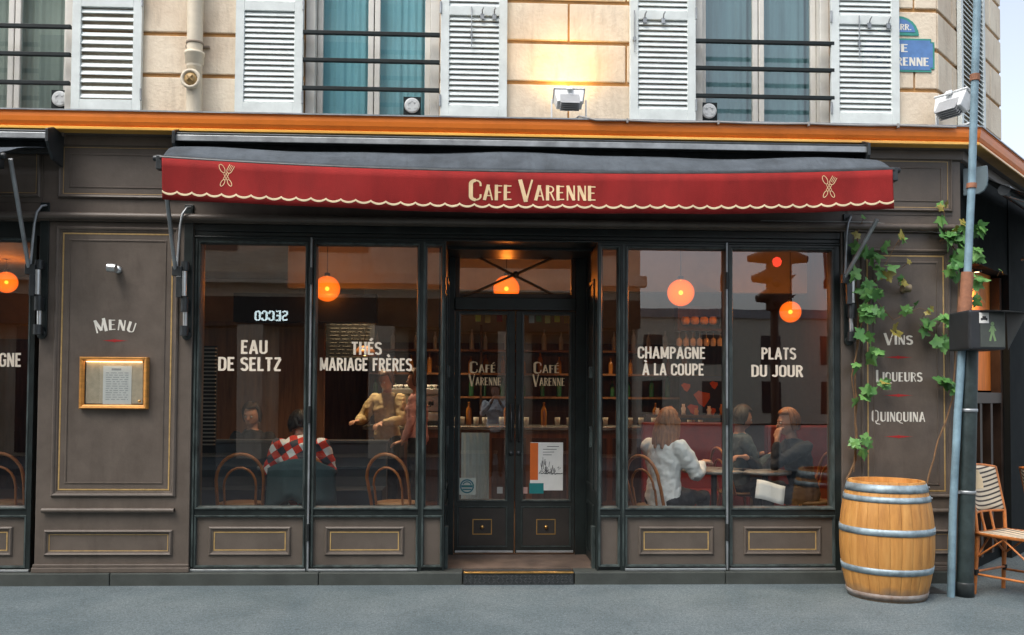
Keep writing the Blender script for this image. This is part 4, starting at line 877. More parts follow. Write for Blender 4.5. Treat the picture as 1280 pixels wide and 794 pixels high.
def person(label, loc, rz, body, group=None):
    """body: dict of joints in the person's own frame (x right, y forward, z up from the floor)"""
    b = body; o = thing('person', label, 'person', (0, 0, 0), group)
    P = lambda k: Vector(b[k])
    hc = P('head'); M = Matrix.Rotation(R(b.get('hyaw', 0)), 3, 'Z') @ Matrix.Rotation(R(b.get('hpitch', 0)), 3, 'X')
    mb = MB(); headshape(mb, hc, M)
    nk = P('neck'); limb(mb, [nk-Vector((0, 0, .04)), hc+M @ Vector((0, -.02, -.06))], [.056, .05])
    ch, pe = P('chest'), P('pelvis')
    def torso(m_, g): loft(m_, [(pe.x, pe.y, pe.z-.1, .13+g, .1+g), (pe.x, pe.y, pe.z, .165+g, .115+g), (*((pe*.5+ch*.5)), .135+g*1.3, .1+g*1.2), (ch.x, ch.y, ch.z, .165+g, .118+g), (ch.x, ch.y-.005, ch.z+.13, .15+g, .09+g), (nk.x, nk.y, nk.z, .07+g*.6, .06+g*.6)])
    torso(mb, 0)
    top, leg = MB(), MB(); torso(top, .016)
    for s, n in ((-1, 'l'), (1, 'r')):
        sh, el, wr = P('sh'+n), P('el'+n), P('wr'+n)
        limb(mb, [sh, el, wr], [.05, .042, .026]); cuff = el*.2+wr*.8 if not b.get('short') else el*.85+wr*.15
        limb(top, [sh, sh*.45+el*.55, el, el*.5+cuff*.5, cuff], [.068+b.get('baggy', 0)*.6, .06+b.get('baggy', 0), .053+b.get('baggy', 0), .047+b.get('baggy', 0), .036+b.get('baggy', 0)*.5])
        hd = b.get('hand'+n, (0, 1, -.2)); hand(mb, wr, hd, b.get('nrm'+n, (0, .2, 1)), s*-1 if b.get('flip'+n) else s, b.get('curl', 35))
        hp, kn, an = pe+Vector((s*.09, .0, -.03)), P('kn'+n), P('an'+n)
        limb(mb, [hp, kn, an], [.078, .052, .036]); limb(leg, [hp, hp*.5+kn*.5, kn, kn*.5+an*.5, an+Vector((0, 0, .01))], [.098, .086, .068, .06, .052])
        ft = an+Vector((0, .0, -.045)); limb(mb, [ft+Vector((0, -.03, 0)), ft+Vector((0, .15, -.01))], [.036, .028])
    bo = remesh(mb, 'body', b.get('skin', SKIN), o, b.get('vox', .009), 3)
    for g_ in (remesh(top, b.get('topname', 'jumper'), b['top'], o, .011, 5), remesh(leg, 'trousers', b.get('legs', DARKCLOTH), o, .013, 4)):
        d_ = g_.modifiers.new('folds', 'DISPLACE'); d_.texture = FOLD; d_.strength = .034; d_.mid_level = .5; d_.texture_coords = 'LOCAL'
    for s in (-1, 1):
        e = MB(); c = hc+M @ Vector((s*.03, .079, .004)); e.sphere(c, .0115, 12, 8); e.cur = 1; e.sphere(hc+M @ Vector((s*.03, .0855, .004)), .0062, 10, 6); e.build('eye', [mat('eye_white', (.7, .68, .64), .3, var=.02), mat('iris', (.02, .012, .008), .3)], o)
        f = MB(); an = P('an'+('l' if s < 0 else 'r')); ft = an+Vector((0, 0, -.045)); limb(f, [ft+Vector((0, -.03, .003)), ft+Vector((0, .06, .0)), ft+Vector((0, .16, -.008))], [.046, .044, .036]); remesh(f, 'shoe', BLACKP, o, .01, 2)
    hr = MB(); vs = MB().sphere((0, 0, 0), 1, 26, 18)
    pts = [Vector(v) for v in vs.v]; hp_ = []
    for v in pts:
        k = 1.1+.035*math.sin(v.x*9+v.z*7)+.03*noise.noise(v*4)
        hp_.append(hc+M @ Vector((v.x*.083*k, v.y*.1*k-.004, v.z*.124*k+.002)))
    fs = [f for f in vs.f if all((pts[i].y < .12-pts[i].z*.25 and pts[i].z > -.62) or pts[i].z > .52 for i in f)]
    hr.add(hp_, fs, True)
    for k in range(46):      # locks lying over the cap
        a = random.uniform(0, 2*math.pi); l = []
        for j in range(5):
            el_ = 80-j*random.uniform(20, 27); y_ = .1*1.13*math.cos(R(el_))*math.sin(a)-.006
            if y_ > .055-.05*(el_ < 45) and el_ < 55: break
            l.append(hc+M @ Vector((.083*1.14*math.cos(R(el_))*math.cos(a+j*.07), y_, .124*1.1*math.sin(R(el_)))))
        if len(l) > 2: hr.tube(l, [.013]*(len(l)-1)+[.004], 6)
    ho = hr.build('hair', b['hair'], o, solid=.018)
    if b.get('long'):
        lh = MB()
        for k in range(15):
            a = R(180+190*(k/14-.5)+90-0) ; a = R(-90+ (k-7)*14); r_ = .088
            p0 = hc+M @ Vector((r_*math.cos(a), r_*1.05*math.sin(a), .03)); p1 = hc+M @ Vector((r_*1.12*math.cos(a), r_*1.25*math.sin(a)-.01, -.1)); p2 = hc+M @ Vector((r_*1.2*math.cos(a)*(.9+.1*math.sin(k*3)), r_*1.3*math.sin(a)-.02, -.2-.03*math.sin(k*2.3)))
            limb(lh, [p0, p1, p2], [.03, .032, .017])
        remesh(lh, 'hair', b['hair'], o, .009, 1)
    o.location = loc; o.rotation_euler = (0, 0, rz); return o
SEAT = dict(pelvis=(0, 0, .55), chest=(0, .03, .86), neck=(0, .04, 1.07), head=(0, .07, 1.22), knl=(-.12, .42, .53), knr=(.12, .42, .53), anl=(-.12, .4, .09), anr=(.12, .4, .09), shl=(-.18, .03, .99), shr=(.18, .03, .99),
            ell=(-.24, .12, .74), elr=(.24, .12, .74), wrl=(-.16, .34, .79), wrr=(.16, .34, .79))
STAND = dict(pelvis=(0, 0, .94), chest=(0, .01, 1.26), neck=(0, 0, 1.47), head=(0, .03, 1.62), knl=(-.1, .02, .5), knr=(.1, .02, .5), anl=(-.1, 0, .09), anr=(.1, 0, .09), shl=(-.19, 0, 1.39), shr=(.19, 0, 1.39),
             ell=(-.25, .02, 1.12), elr=(.25, .02, 1.12), wrl=(-.24, .12, .9), wrr=(.24, .12, .9))
def pose(base, **k): d = dict(base); d.update(k); return d
person('woman with long auburn hair in a white jumper seated with her back to the window', (XX(828, .62), .6, .1), R(-52),
       pose(SEAT, top=KNIT, hair=HAIRR, long=1, baggy=.018, elr=(.25, .16, .76), wrr=(.12, .42, .84), handr=(-.2, 1, .15), ell=(-.25, .2, .76), wrl=(-.1, .44, .82), hpitch=-8, vox=.006, head=(0, .08, 1.2), legs=DARKCLOTH))
person('dark-haired man in a slate shirt in profile, seated between the two other diners', (XX(920, 1.75), 1.75, .1), R(-82),
       pose(SEAT, top=BLUECLOTH, hair=HAIRD, hpitch=-12, chest=(0, .05, .9), wrr=(.05, .36, .85), wrl=(-.12, .36, .85)))
person('diner in black sleeves seated facing left, one hand raised, a paper under the other', (XX(1008, .95), 1.0, .1), R(95),
       pose(SEAT, top=DARKCLOTH, hair=HAIRR, topname='pullover', vox=.006, chest=(0, .08, .86), neck=(0, .12, 1.05), head=(0, .17, 1.2), shl=(-.18, .08, .98), shr=(.18, .08, .98), ell=(-.22, .4, .82), wrl=(-.15, .34, 1.05), handl=(.35, -.25, .9), nrml=(-.3, .9, .2), elr=(.25, .3, .72), wrr=(.17, .52, .87), handr=(-.1, 1, .05), hpitch=-4, curl=45))
CHECK = bpy.data.materials.new('red_check_flannel'); CHECK.use_nodes = True; N, L = nodes(CHECK)
tc = N.new('ShaderNodeTexCoord'); b_ = N['Principled BSDF']; b_.inputs['Roughness'].default_value = .9
mp_ = N.new('ShaderNodeMapping'); mp_.inputs['Rotation'].default_value = (.3, .5, .35); L.new(tc.outputs['Object'], mp_.inputs[0])
sep = N.new('ShaderNodeSeparateXYZ'); L.new(mp_.outputs[0], sep.inputs[0])
def stripe(sock, per):
    m1 = N.new('ShaderNodeMath'); m1.operation = 'MULTIPLY'; m1.inputs[1].default_value = 1/per; L.new(sock, m1.inputs[0])
    m2 = N.new('ShaderNodeMath'); m2.operation = 'FRACT'; L.new(m1.outputs[0], m2.inputs[0]); m3 = N.new('ShaderNodeMath'); m3.operation = 'GREATER_THAN'; m3.inputs[1].default_value = .5; L.new(m2.outputs[0], m3.inputs[0]); return m3.outputs[0]
sa, sb_ = stripe(sep.outputs[0], .13), stripe(sep.outputs[2], .13)
ad = N.new('ShaderNodeMath'); ad.operation = 'ADD'; L.new(sa, ad.inputs[0]); L.new(sb_, ad.inputs[1])
dv = N.new('ShaderNodeMath'); dv.operation = 'MULTIPLY'; dv.inputs[1].default_value = .5; L.new(ad.outputs[0], dv.inputs[0])
cr = N.new('ShaderNodeValToRGB'); cr.color_ramp.interpolation = 'CONSTANT'; e = cr.color_ramp.elements; e[0].position = 0; e[0].color = (.85, .85, .8, 1); e[1].position = .25; e[1].color = (.7, .06, .035, 1); x_ = e.new(.75); x_.color = (.07, .07, .08, 1)
L.new(dv.outputs[0], cr.inputs[0]); L.new(cr.outputs[0], b_.inputs['Base Color'])
person('diner in a red and white check shirt hunched with back to the window', (XX(378, .66), .64, .1), R(14),
       pose(SEAT, top=CHECK, hair=HAIRD, topname='shirt', chest=(0, .08, .88), neck=(0, .2, 1.07), head=(0, .3, 1.16), hpitch=-25, shl=(-.19, .1, .99), shr=(.19, .1, .99), ell=(-.27, .16, .74), elr=(.27, .16, .74), baggy=.01))
person('dark-dressed diner facing the street behind the words DE SELTZ', (XX(318, 2.1), 2.1, .1), R(172), pose(SEAT, top=DARKCLOTH, hair=HAIRD, topname='pullover', hpitch=-10))
person('barman in a loose cream shirt and dark trousers standing behind the word FRÈRES', (XX(484, 3.75), 3.75, .1), R(150),
       pose(STAND, top=CREAMSHIRT, hair=HAIRB, topname='shirt', baggy=.02, elr=(.3, .1, 1.14), wrr=(.2, .34, 1.12), handr=(-.1, 1, 0), wrl=(-.14, .32, 1.1), ell=(-.3, .08, 1.13), hpitch=-20))
person('guest in a pink top standing beside the barman', (XX(522, 3.3), 3.3, .1), R(80), pose(STAND, top=PINKCLOTH, hair=HAIRB, topname='top'))
person('photographer in pale shirt and dark trousers in the street, mirrored in the door glass', (.36, -8.05, 0), 0,
       pose(STAND, top=PALESHIRT, hair=HAIRB, topname='shirt', legs=DARKCLOTH, ell=(-.24, .14, 1.2), elr=(.24, .14, 1.2), wrl=(-.07, .3, 1.42), wrr=(.08, .3, 1.42), handl=(.3, .2, 1), handr=(-.3, .2, 1)))
q = MB(); cxx, cyy = XX(377, .5), .43; gr = []
for i in range(25):
    u = -1+2*i/24; x = cxx+.29*u; b_y = cyy+.1*u*u
    gr.append([(x+.02*u*t, b_y-.035*math.sin(3.2*u+1.5)*t*.5-.012*math.sin(u*11)*t, .97+.02*math.cos(u*2.2)-.06*u*u-(.38+.03*math.sin(u*5))*t) for t in (0, .15, .35, .6, .8, 1)])
solo(q.sheet(gr), 'coat', mat('dark_teal_coat', (.025, .05, .052), .9, var=.3, scale=6, bump=.1), 'dark teal coat hung over the chair of the check-shirted diner', 'coat', (cxx, cyy, .6), solid=.012)
q = MB(); xx = XX(950, .78); M = Matrix.Translation((xx, .5, .7)) @ Matrix.Rotation(R(65), 4, 'X') @ Matrix.Rotation(R(-14), 4, 'Z')
q.sheet([[M @ Vector((-.13+.26*i/6, -.09+.18*j/4, .012*math.sin(i*.9))) for j in range(5)] for i in range(7)])
solo(q, 'menu_sheet', PAPER, 'white menu sheet held tilted below the hand of the diner facing left', 'paper', (xx, .5, .62), solid=.001)
# ================================================================== awnings
def awning(x0, x1, label, words, cx0, cx1, yf=-.5, tilt=True):
    o = thing('awning', label, 'awning', ((cx0+cx1)/2, -.02, 3.3))
    zl = ZZ(184, -.2); hw = (x1-x0)/2; xm = (x0+x1)/2
    c = MB(); c.box(cx0, cx1, -.26, -.031, ZZ(190, -.24)+.075, ZZ(185, -.24)+.075); c.box(cx0+.01, cx1-.01, -.06, -.031, ZZ(200, -.1), ZZ(190, -.24)+.074); c.build('cassette', DARKMETAL, o, bevel=.006)
    c = MB(); c.box(cx0, cx1, -.275, -.261, ZZ(189, -.26)+.035, ZZ(184, -.26)+.05); c.build('cassette_lip', ZINC, o, bevel=.004)
    for xx in (cx0, cx1):
        c = MB(); pts = [(-.03, 3.38), (-.03, 3.64), (-.2, 3.66), (-.3, 3.62), (-.3, 3.52), (-.2, 3.4)]
        c.prism(pts, lambda u, v, w_, xx=xx: (xx-.012+w_, u, v), .024); c.build('end_cap', DARKMETAL, o, bevel=.004)
    sag = lambda x: .07*(1-min(1, abs((x-xm)/hw))**2.2)
    zt0 = ZZ(204, yf); zv = ZZ(246, yf); zbk = ZZ(192.5, -.24)
    n = 240; gr = []
    for i in range(n+1):
        x = x0+(x1-x0)*i/n; u = (x-xm)/hw
        w_ = .012*math.sin(x*2.3+.6)+.006*math.sin(x*5.1)
        xb = cx0+.02+(cx1-cx0-.04)*i/n
        back = Vector((xb, -.235, zbk+w_*1.0)); front = Vector((x, yf, zt0-sag(x)+.004))
        gr.append([back.lerp(front, t)+Vector((0, -.012*math.sin(math.pi*t)*(1+math.sin(x*2.3)), .018*math.sin(math.pi*t)+.016*math.sin(math.pi*t)*noise.noise(Vector((x*3.2-t*2, t*2.5, 3))))) for t in (0, .12, .25, .4, .55, .7, .85, 1)])
    q = MB(); q.sheet(gr).build('canopy', GREYCLOTH, o, solid=.004)
    def fy(x, t): return yf-.012+t*(.02*math.sin(x*2.6+1+t*.9)+.007*math.sin(x*7.7)+.004*math.sin(x*15))
    per = .1135; gr = []; edge = []; n2 = int((x1-x0)/per)*12
    for i in range(n2+1):
        x = x0+(x1-x0)*i/n2; zt = zt0-sag(x)-.006; zb_ = zv-sag(x)-.02*abs(math.sin(math.pi*i/12))**.75
        zl_ = zv-sag(x)-.058; tt = (zt-zb_)/(zt-zl_); gr.append([(x, fy(x, t), zt+(zl_-zt)*t) for t in (0, .2, .4, .6, .8, 1)]); edge.append((x, fy(x, tt)-.002, zb_))
    v_ = MB().sheet(gr).build('valance', REDCLOTH, o, solid=.003)
    q = MB(); n3 = len(edge); q.sheet([[(x, y-.0015, z-.002), (x, y-.003, z+.006), (x, y-.0015, z+.014)] for x, y, z in edge]).build('scallop_trim', CREAM, v_)
    b = MB(); b.tube([(x0-.02+(x1-x0+.04)*i/40, yf+.012, zt0-sag(x0+(x1-x0)*i/40)+.0) for i in range(41)], .02, 10); b.build('front_bar', DARKMETAL, o)
    for xx, s in ((x0, -1), (x1, 1)):
        b = MB(); b.box(xx+s*.004, xx+s*.05, yf-.0, yf+.07, zt0-.09, zt0+.02); b.lathe([(0, .03), (.022, .028), (.024, 0)], (xx+s*.05, yf+.03, zt0), 12, Matrix.Rotation(R(90*s), 4, 'Y')); b.build('bar_end', DARKMETAL, o, bevel=.006)
    if words:
        f = lambda u, v, w_: (u, fy(u, min(1, max(0, (zt0-sag(u)-.006-v)/(zt0-zv+.052))))-.004-w_, v)
        t = MB(); xa, xb = XX(584, yf), XX(744, yf); lettering(t, 'CAFE VARENNE', f, (xa+xb)/2, ZZ(251, yf, 664), ZZ(232, yf, 664)-ZZ(251, yf, 664), 'display', big=1.45, width=xb-xa); t.build('lettering', LETTERG, v_)
        for ax, az in ((279, 221), (1037, 235)):
            m = MB(); X, Z = XX(ax, yf), ZZ(az, yf, ax); k = XX(501, yf)-XX(500, yf)
            def T(u, v, a): return (X+(u*math.cos(a)-v*math.sin(a)), Z+(u*math.sin(a)+v*math.cos(a)))
            for a in (R(28), R(-28)):
                h = 13*k; w_ = .0072
                ribbon(m, [T(u, v, a) for u, v in [(-.01, -h*.35), (-.008, h*.35)]], w_*.55, f, .0004); ribbon(m, [T(u, v, a) for u, v in [(.01, -h*.35), (.008, h*.35)]], w_*.55, f, .0006)
                ribbon(m, [T(u, v, a) for u, v in arc(0, -h*.72, .013, h*.36, 0, 360, 18)], w_*.7, f, .0008)
                if a > 0: ribbon(m, [T(u, v, a) for u, v in arc(0, h*.85, .017, h*.45, 0, 360, 18)], w_*.7, f, .0003)
                else:
                    ribbon(m, [T(u, v, a) for u, v in [(-.019, h*1.2), (-.019, h*.7)] + arc(0, h*.66, .019, h*.3, 180, 360, 8) + [(.019, h*1.2)]], w_*.7, f, .0003)
                    ribbon(m, [T(u, v, a) for u, v in [(-.006, h*1.2), (-.006, h*.6)]], w_*.5, f, .0005); ribbon(m, [T(u, v, a) for u, v in [(.006, h*1.2), (.006, h*.6)]], w_*.5, f, .0005)
            m.build('emblem', LETTERG, v_)
    return o, zt0
def bracket(o, X, Xtop, Yf, ztop, side_=1):
    """folding arm, rod and spring housing on the pilaster edge"""
    q = MB(); zt_, zb_ = ZZ(262), ZZ(425); q.box(X-.042, X+.03, -.016, -.0005, zb_, zt_); q.lathe([(0, .02), (.036, .016), (.036, 0)], (X-.006, -.016, zb_+.01), 14, Matrix.Rotation(R(90), 4, 'X')); q.build('wall_plate', GREEN, o, bevel=.004)
    q = MB(); q.tube([(X-.01, -.1, ZZ(346)), (X-.01, -.1, ZZ(376))], .024, 14); q.build('spring_housing', ALU, o); q = MB(); q.tube([(X-.006, -.07, ZZ(395)), (X-.004, -.07, ZZ(412))], .018, 12); q.build('damper', ALU, o)
    q = MB()
    for a, b, r in ((334, 345, .032), (377, 395, .03), (412, 424, .034)): q = MB(); q.tube([(X-.008, -.085, ZZ(a)), (X-.008, -.085, ZZ(b))], r, 12); q.box(X-.02, X+.01, -.085, -.01, ZZ(b)+.01, ZZ(a)-.01); q.build('spring_mount', DARKMETAL, o, bevel=.005)
    q = MB(); q.box(X-.10, X-.02, -.13, -.085, ZZ(352), ZZ(340)); q.box(X-.065, X-.02, -.13, -.0951, ZZ(378), ZZ(352)); q.build('arm_joint', DARKMETAL, o, bevel=.005)
    q = MB(); q.tube([(X+.012, -.03, ZZ(266)), (X-.005, -.07, ZZ(268)), (X-.035, -.085, ZZ(276)), (X-.05, -.09, ZZ(290)), (X-.07, -.1, ZZ(346))], .0105, 8); q.build('rod', ZINC, o)
    a, b = Vector((Xtop, Yf+.04, ztop)), Vector((X-.075, -.11, ZZ(345))); q = MB(); q.tube([a, b], .017, 6); q.build('arm', ZINC, o)
x0a, x1a = XX(197.5, -.5), XX(1117, -.5)
o, zt0 = awning(x0a, x1a, 'long red awning lettered CAFE VARENNE with scalloped cream edge over the entrance', True, XX(213, -.26), XX(1086, -.26))
bracket(o, XX(234), XX(204, -.46), -.5, ZZ(252, -.46)); bracket(o, XX(1058)+.02, XX(1098, -.46), -.5, ZZ(268, -.46))
ob, zb_ = awning(-6.5, XX(-16, -.62), 'neighbouring awning with dark arm beside the menu pilaster, mostly cut off', False, -6.4, XX(54, -.26), yf=-.62)
bracket(ob, XX(53), XX(6, -.58), -.62, zb_-.02)
# awning on the slanted side
o = thing('side_awning', 'black awning with blue grey end over the side street entrance', 'awning', (4.6, .2, 3.2))
q = MB(); gr = []
for i in range(13):
    t = .1+2.8*i/12; gr.append([side(t, .06+.95*k/5, 3.48-.5*k/5-.03*math.sin(math.pi*k/5)) for k in range(6)])
q.sheet(gr).build('canopy', mat('black_awning_cloth', (.016, .018, .02), .85, var=.2, bump=.2, bscale=150), o, solid=.004)
q = MB(); n = 14
pts = [(-.0, 3.27), (.12, 3.27), (.16, 3.29), (.185, 3.33), (.19, 3.4), (.185, 3.5), (.0, 3.5)]
q.prism(pts, lambda u, v, w_: side(.03+w_*.9, u+.015, v), .03); q.build('end_plate', mat('blue_grey_paint', (.13, .18, .2), .45, var=.15, scale=6), o, bevel=.005)
q = MB(); q.tube([side(.15, .3, 3.3), side(2.9, .3, 3.3)], .05, 12); q.build('roller', DARKMETAL, o)
q = MB(); q.tube([side(.25, .3, 3.27), side(1.0, .95, 3.0)], .014, 8); q.tube([side(1.6, .1, 2.9), side(1.5, .95, 3.0)], .016, 8); q.build('arm', ZINC, o)

# ================================================================== things on the facade
# drain pipe
dxp = XX(243, UW-.1, 60); o = thing('drainpipe', 'cream drainpipe with a round cleaning hatch on the stone wall', 'pipe', (dxp, UW-.09, zt))
q = MB(); q.tube([(dxp, UW-.09, ZZ(92, UW-.1)), (dxp, UW-.09, 6.8)], .064, 20); q.build('upper_pipe', PIPE, o)
q = MB(); q.lathe([(.063, -.14), (.063, .28), (.074, .29), (.076, .36), (.082, .365), (.082, .385), (.066, .39)], (dxp, UW-.09, ZZ(130, UW-.1)), 24); q.build('socket_pipe', PIPE, o)
q = MB(); M = Matrix.Rotation(R(90), 4, 'X'); q.lathe([(.078, 0), (.085, .03), (.078, .045), (.06, .045), (.055, .025), (0, .025)], (dxp-.005, UW-.14, ZZ(107, UW-.16)), 28, M); q.build('hatch_ring', PIPE, o)
q = MB(); q.lathe([(0, .03), (.02, .028), (.05, .012), (.053, .0)], (dxp-.005, UW-.165, ZZ(107, UW-.16)), 20, M)
for k in range(4): a = R(45+90*k); q.tube([(dxp-.005, UW-.2, ZZ(107, UW-.16)), (dxp-.005+.035*math.cos(a), UW-.196, ZZ(107, UW-.16)+.035*math.sin(a))], .006, 6)
q.build('hatch_cap', mat('ochre_cap', (.4, .26, .1), .5, var=.3), o)
q = MB()
for zz in (ZZ(64, UW-.1), 5.9): q.lathe([(.066, 0), (.071, .002), (.071, .02), (.066, .022)], (dxp, UW-.09, zz), 20); q.box(dxp-.1, dxp+.1, UW-.03, UW-.006, zz+.002, zz+.018)
q.build('pipe_clip', mat('rusty_clip', (.3, .24, .18), .6), o)
# floodlights
def floodlight(p, rz, label, lit=True):
    o = thing('floodlight', label, 'floodlight', (0, 0, 0))
    h = MB(); M = Matrix.Translation((0, -.02, .19)) @ Matrix.Rotation(R(-32), 4, 'X')
    vs = [(-.105, -.05, -.075), (.105, -.05, -.075), (.105, .05, -.06), (-.105, .05, -.06), (-.125, -.07, .05), (.125, -.07, .05), (.125, .075, .05), (-.125, .075, .05)]
    h.add([M @ Vector(v) for v in vs], [(0, 3, 2, 1), (0, 1, 5, 4), (1, 2, 6, 5), (2, 3, 7, 6), (3, 0, 4, 7), (4, 5, 6, 7)]); h.box(-.135, .135, -.08, .085, .051, .066, M); h.box(-.025, .025, -.1, -.08, .02, .06, M); h.build('lamp_housing', WHITE, o, bevel=.008)
    h = MB(); h.box(-.115, .115, -.06, .065, .0665, .071, M); h.build('lamp_glass', emis('flood_glass' + label[:3], (1, .8, .5), 3) if lit else mat('flood_glass', (.5, .52, .52), .1), o)
    h = MB()
    for k in range(5): h.box(-.08, .08, -.062+.02*k, -.055+.02*k, -.105, -.0, M)
    h.build('cooling_fin', mat('grey_fin', (.33, .34, .35), .5), o)
    h = MB(); h.box(-.15, -.138, -.015, .015, .02, .2); h.box(.138, .15, -.015, .015, .02, .2); h.box(-.138, .138, -.015, .015, .02, .035); h.tube([(0, 0, 0), (0, 0, .02)], .03, 12); h.build('yoke', WHITE, o, bevel=.003)
    o.location = p; o.rotation_euler = (0, 0, rz)
    if lit:
        li = bpy.data.lights.new('flood_lamp', 'SPOT'); li.energy = 11; li.color = (1, .58, .14); li.spot_size = R(140); li.spot_blend = .9; li.shadow_soft_size = .12
        lo = bpy.data.objects.new('flood_lamp', li); COL.objects.link(lo); lo.parent = o; lo.location = (0, -.04, .3); lo.rotation_euler = Vector((0, -.75, -.66)).to_track_quat('Z', 'Y').to_euler()
    return o
fx = XX(711, .0, 120); floodlight((fx, .0, zt+.022), 0, 'white floodlight lighting the stone wall above the entrance')
floodlight((CX-.05, -.02, zt+.01), R(-62), 'white floodlight on the cornice at the street corner', False).scale = (1.15,)*3
q = MB(); pts = [(fx+.03, -.03, zt+.03), (fx+.07, -.14, zt+.04), (fx+.13, -.195, zt+.01)] + [(fx+.2+.25*k, -.206, zt-.012+.004*math.sin(k*2)) for k in range(13)]
q.tube(pts, .0085, 8)
for k in range(1, 13, 3): q.box(fx+.2+.25*k, fx+.215+.25*k, -.218, -.192, zt-.028, zt+.006)
solo(q, 'cable', mat('grey_cable', (.3, .29, .28), .5), 'grey cable running along the cornice from the floodlight to the corner', 'cable', (fx+.1, -.2, zt))
# street sign behind the shutter edge
o = thing('street_sign', 'blue enamel street sign RUE DE VARENNE half behind a shutter', 'sign', (XX(1122, UW), UW-.01, ZZ(90, UW)))
k = XX(1101, UW, 70)-XX(1100, UW, 70); sx = XX(1122, UW, 70); sy = UW-.012
ENB = mat('blue_enamel', (.1, .22, .47), .3, var=.15, scale=14); ENG = mat('green_enamel', (.04, .28, .22), .3)
def plate(x0, x1, z0, z1, c): return [(x0+c, z0), (x1-c, z0), (x1-c, z0+c), (x1, z0+c), (x1, z1-c), (x1-c, z1-c), (x1-c, z1), (x0+c, z1), (x0+c, z1-c), (x0, z1-c), (x0, z0+c), (x0+c, z0+c)]
za, zb2_ = ZZ(88, UW, 1122), ZZ(51, UW, 1122); hwid = 43*k
f = wallf(sy); q = MB(); q.prism(plate(sx-hwid-.016, sx+hwid+.016, za-.016, zb2_+.016, .028), lambda u, v, w_: (u, sy+.004-w_*-.0-(.006-w_), v), .006); q.build('rim', ENG, o)
q = MB(); q.prism(plate(sx-hwid, sx+hwid, za, zb2_, .024), lambda u, v, w_: (u, sy-.0045+w_, v), .003); q.build('plate', ENB, o)
q = MB(); z0 = ZZ(45, UW, 1122); q.prism([(sx-26*k, z0)]+[(sx+26*k*math.cos(R(a)), z0+24*k*math.sin(R(a))) for a in range(0, 181, 15)], lambda u, v, w_: (u, sy-.002+w_, v), .006); q.build('rim', ENG, o)
q = MB(); z1_ = z0+4*k; q.prism([(sx-21*k, z1_)]+[(sx+21*k*math.cos(R(a)), z1_+17*k*math.sin(R(a))) for a in range(0, 181, 15)], lambda u, v, w_: (u, sy-.0045+w_, v), .002); q.build('plate', ENB, o)
t = MB(); fs_ = wallf(sy-.005); lettering(t, '7E ARR.', fs_, sx-1*k, z1_+2.5*k, 7.5*k, 'wide', width=34*k); t.build('lettering', LETTERW, o)
t = MB(); lettering(t, 'RUE', fs_, sx-3*k, ZZ(66, UW, 1122), 10*k, 'wide', width=30*k); t.build('lettering', LETTERW, o); t = MB(); lettering(t, 'DE VARENNE', fs_, sx-2*k, ZZ(83, UW, 1122), 10.5*k, 'wide', width=80*k); t.build('lettering', LETTERW, o)
# menu case
o = thing('menu_case', 'brass framed menu case with a lit paper menu under the word MENU', 'menu case', (XX(144), -.02, ZZ(514)))
x0, x1, z0, z1 = XX(101), XX(186), ZZ(514), ZZ(450); q = MB(); q.bevring(x0, x1, z0, z1, [(0, 0), (.002, -.04), (.009, -.05), (.022, -.046), (.026, -.036), (.033, -.033), (.038, -.02)]); q.build('frame', mat('varnished_brass_wood', (.66, .3, .07), .32, metal=.25, var=.25, scale=8, stretch=(1, 1, 4)), o)
q = MB(); q.box(x0+.045, x1-.045, -.014, -.004, z0+.045, z1-.045); q.build('backing', LINEN, o)
q = MB(); q.box(XX(129.5), XX(165), -.0175, -.0145, ZZ(508), ZZ(461)); pm = q.build('menu_page', PAPER, o)
q = MB(); q.box(XX(140), XX(152), -.0185, -.018, ZZ(466.5), ZZ(464))
for k_ in range(13):
    z = ZZ(470+k_*2.7); a = XX(133); 
    while a < XX(160): wd = random.uniform(.012, .05); q.box(a, min(a+wd, XX(161)), -.0185, -.018, z, z+.005); a += wd+.012
q.build('print_line', mat('grey_ink', (.42, .42, .43), .8), pm)
q = MB(); q.quad((x0+.04, -.036, z0+.04), (x1-.04, -.036, z0+.04), (x1-.04, -.036, z1-.04), (x0+.04, -.036, z1-.04)); q.build('pane', GLASS, o)
q = MB(); q.lathe([(0, .014), (.011, .012), (.012, 0)], (x1-.06, -.037, z0+.065), 12, Matrix.Rotation(R(90), 4, 'X')); q.build('lock', BRASS, o)
q = MB(); q.box(x0+.05, x1-.05, -.034, -.02, z1-.043, z1-.039); q.build('light_strip', emis('menu_strip', (1, .66, .34), 3.5), o)
# wall spots
def spot(x, z, m, label):
    o = thing('wall_spot', label, 'wall lamp', (x, -.02, z)); M = Matrix.Rotation(R(90), 4, 'X')
    q = MB(); q.lathe([(0, .03), (.03, .03), (.03, 0)], (x+.02, -.0, z), 16, M); q.tube([(x+.015, -.03, z), (x+.01, -.075, z)], .012, 8); q.build('mount', m, o)
    q = MB(); q.tube([(x-.03, -.09, z+.005), (x+.035, -.09, z-.0)], .034, 18); q.tube([(x-.002, -.09, z+.003), (x+.004, -.09, z+.002)], .036, 18); q.build('lamp_head', m, o, bevel=.003)
spot(XX(142), ZZ(343), ALU, 'small silver wall spot above the painted word MENU'); spot(XX(1127), ZZ(357), mat('weathered_bronze', (.28, .22, .14), .5, metal=.5, var=.4, scale=20), 'small weathered wall spot among the vine above the word VINS')
q = MB(); q.tube([(XX(950), -.03, ZZ(276, -.03, 950)), (XX(1090), -.03, ZZ(278, -.03, 1090)), (XX(1130), -.03, ZZ(283, -.03, 1130)), (XX(1183), -.03, ZZ(293, -.03, 1183))], .005, 6); solo(q, 'wire', mat('pale_wire', (.35, .35, .33), .5), 'thin pale wire sagging under the rail above the vine', 'wire', (XX(1090), -.03, ZZ(280)))
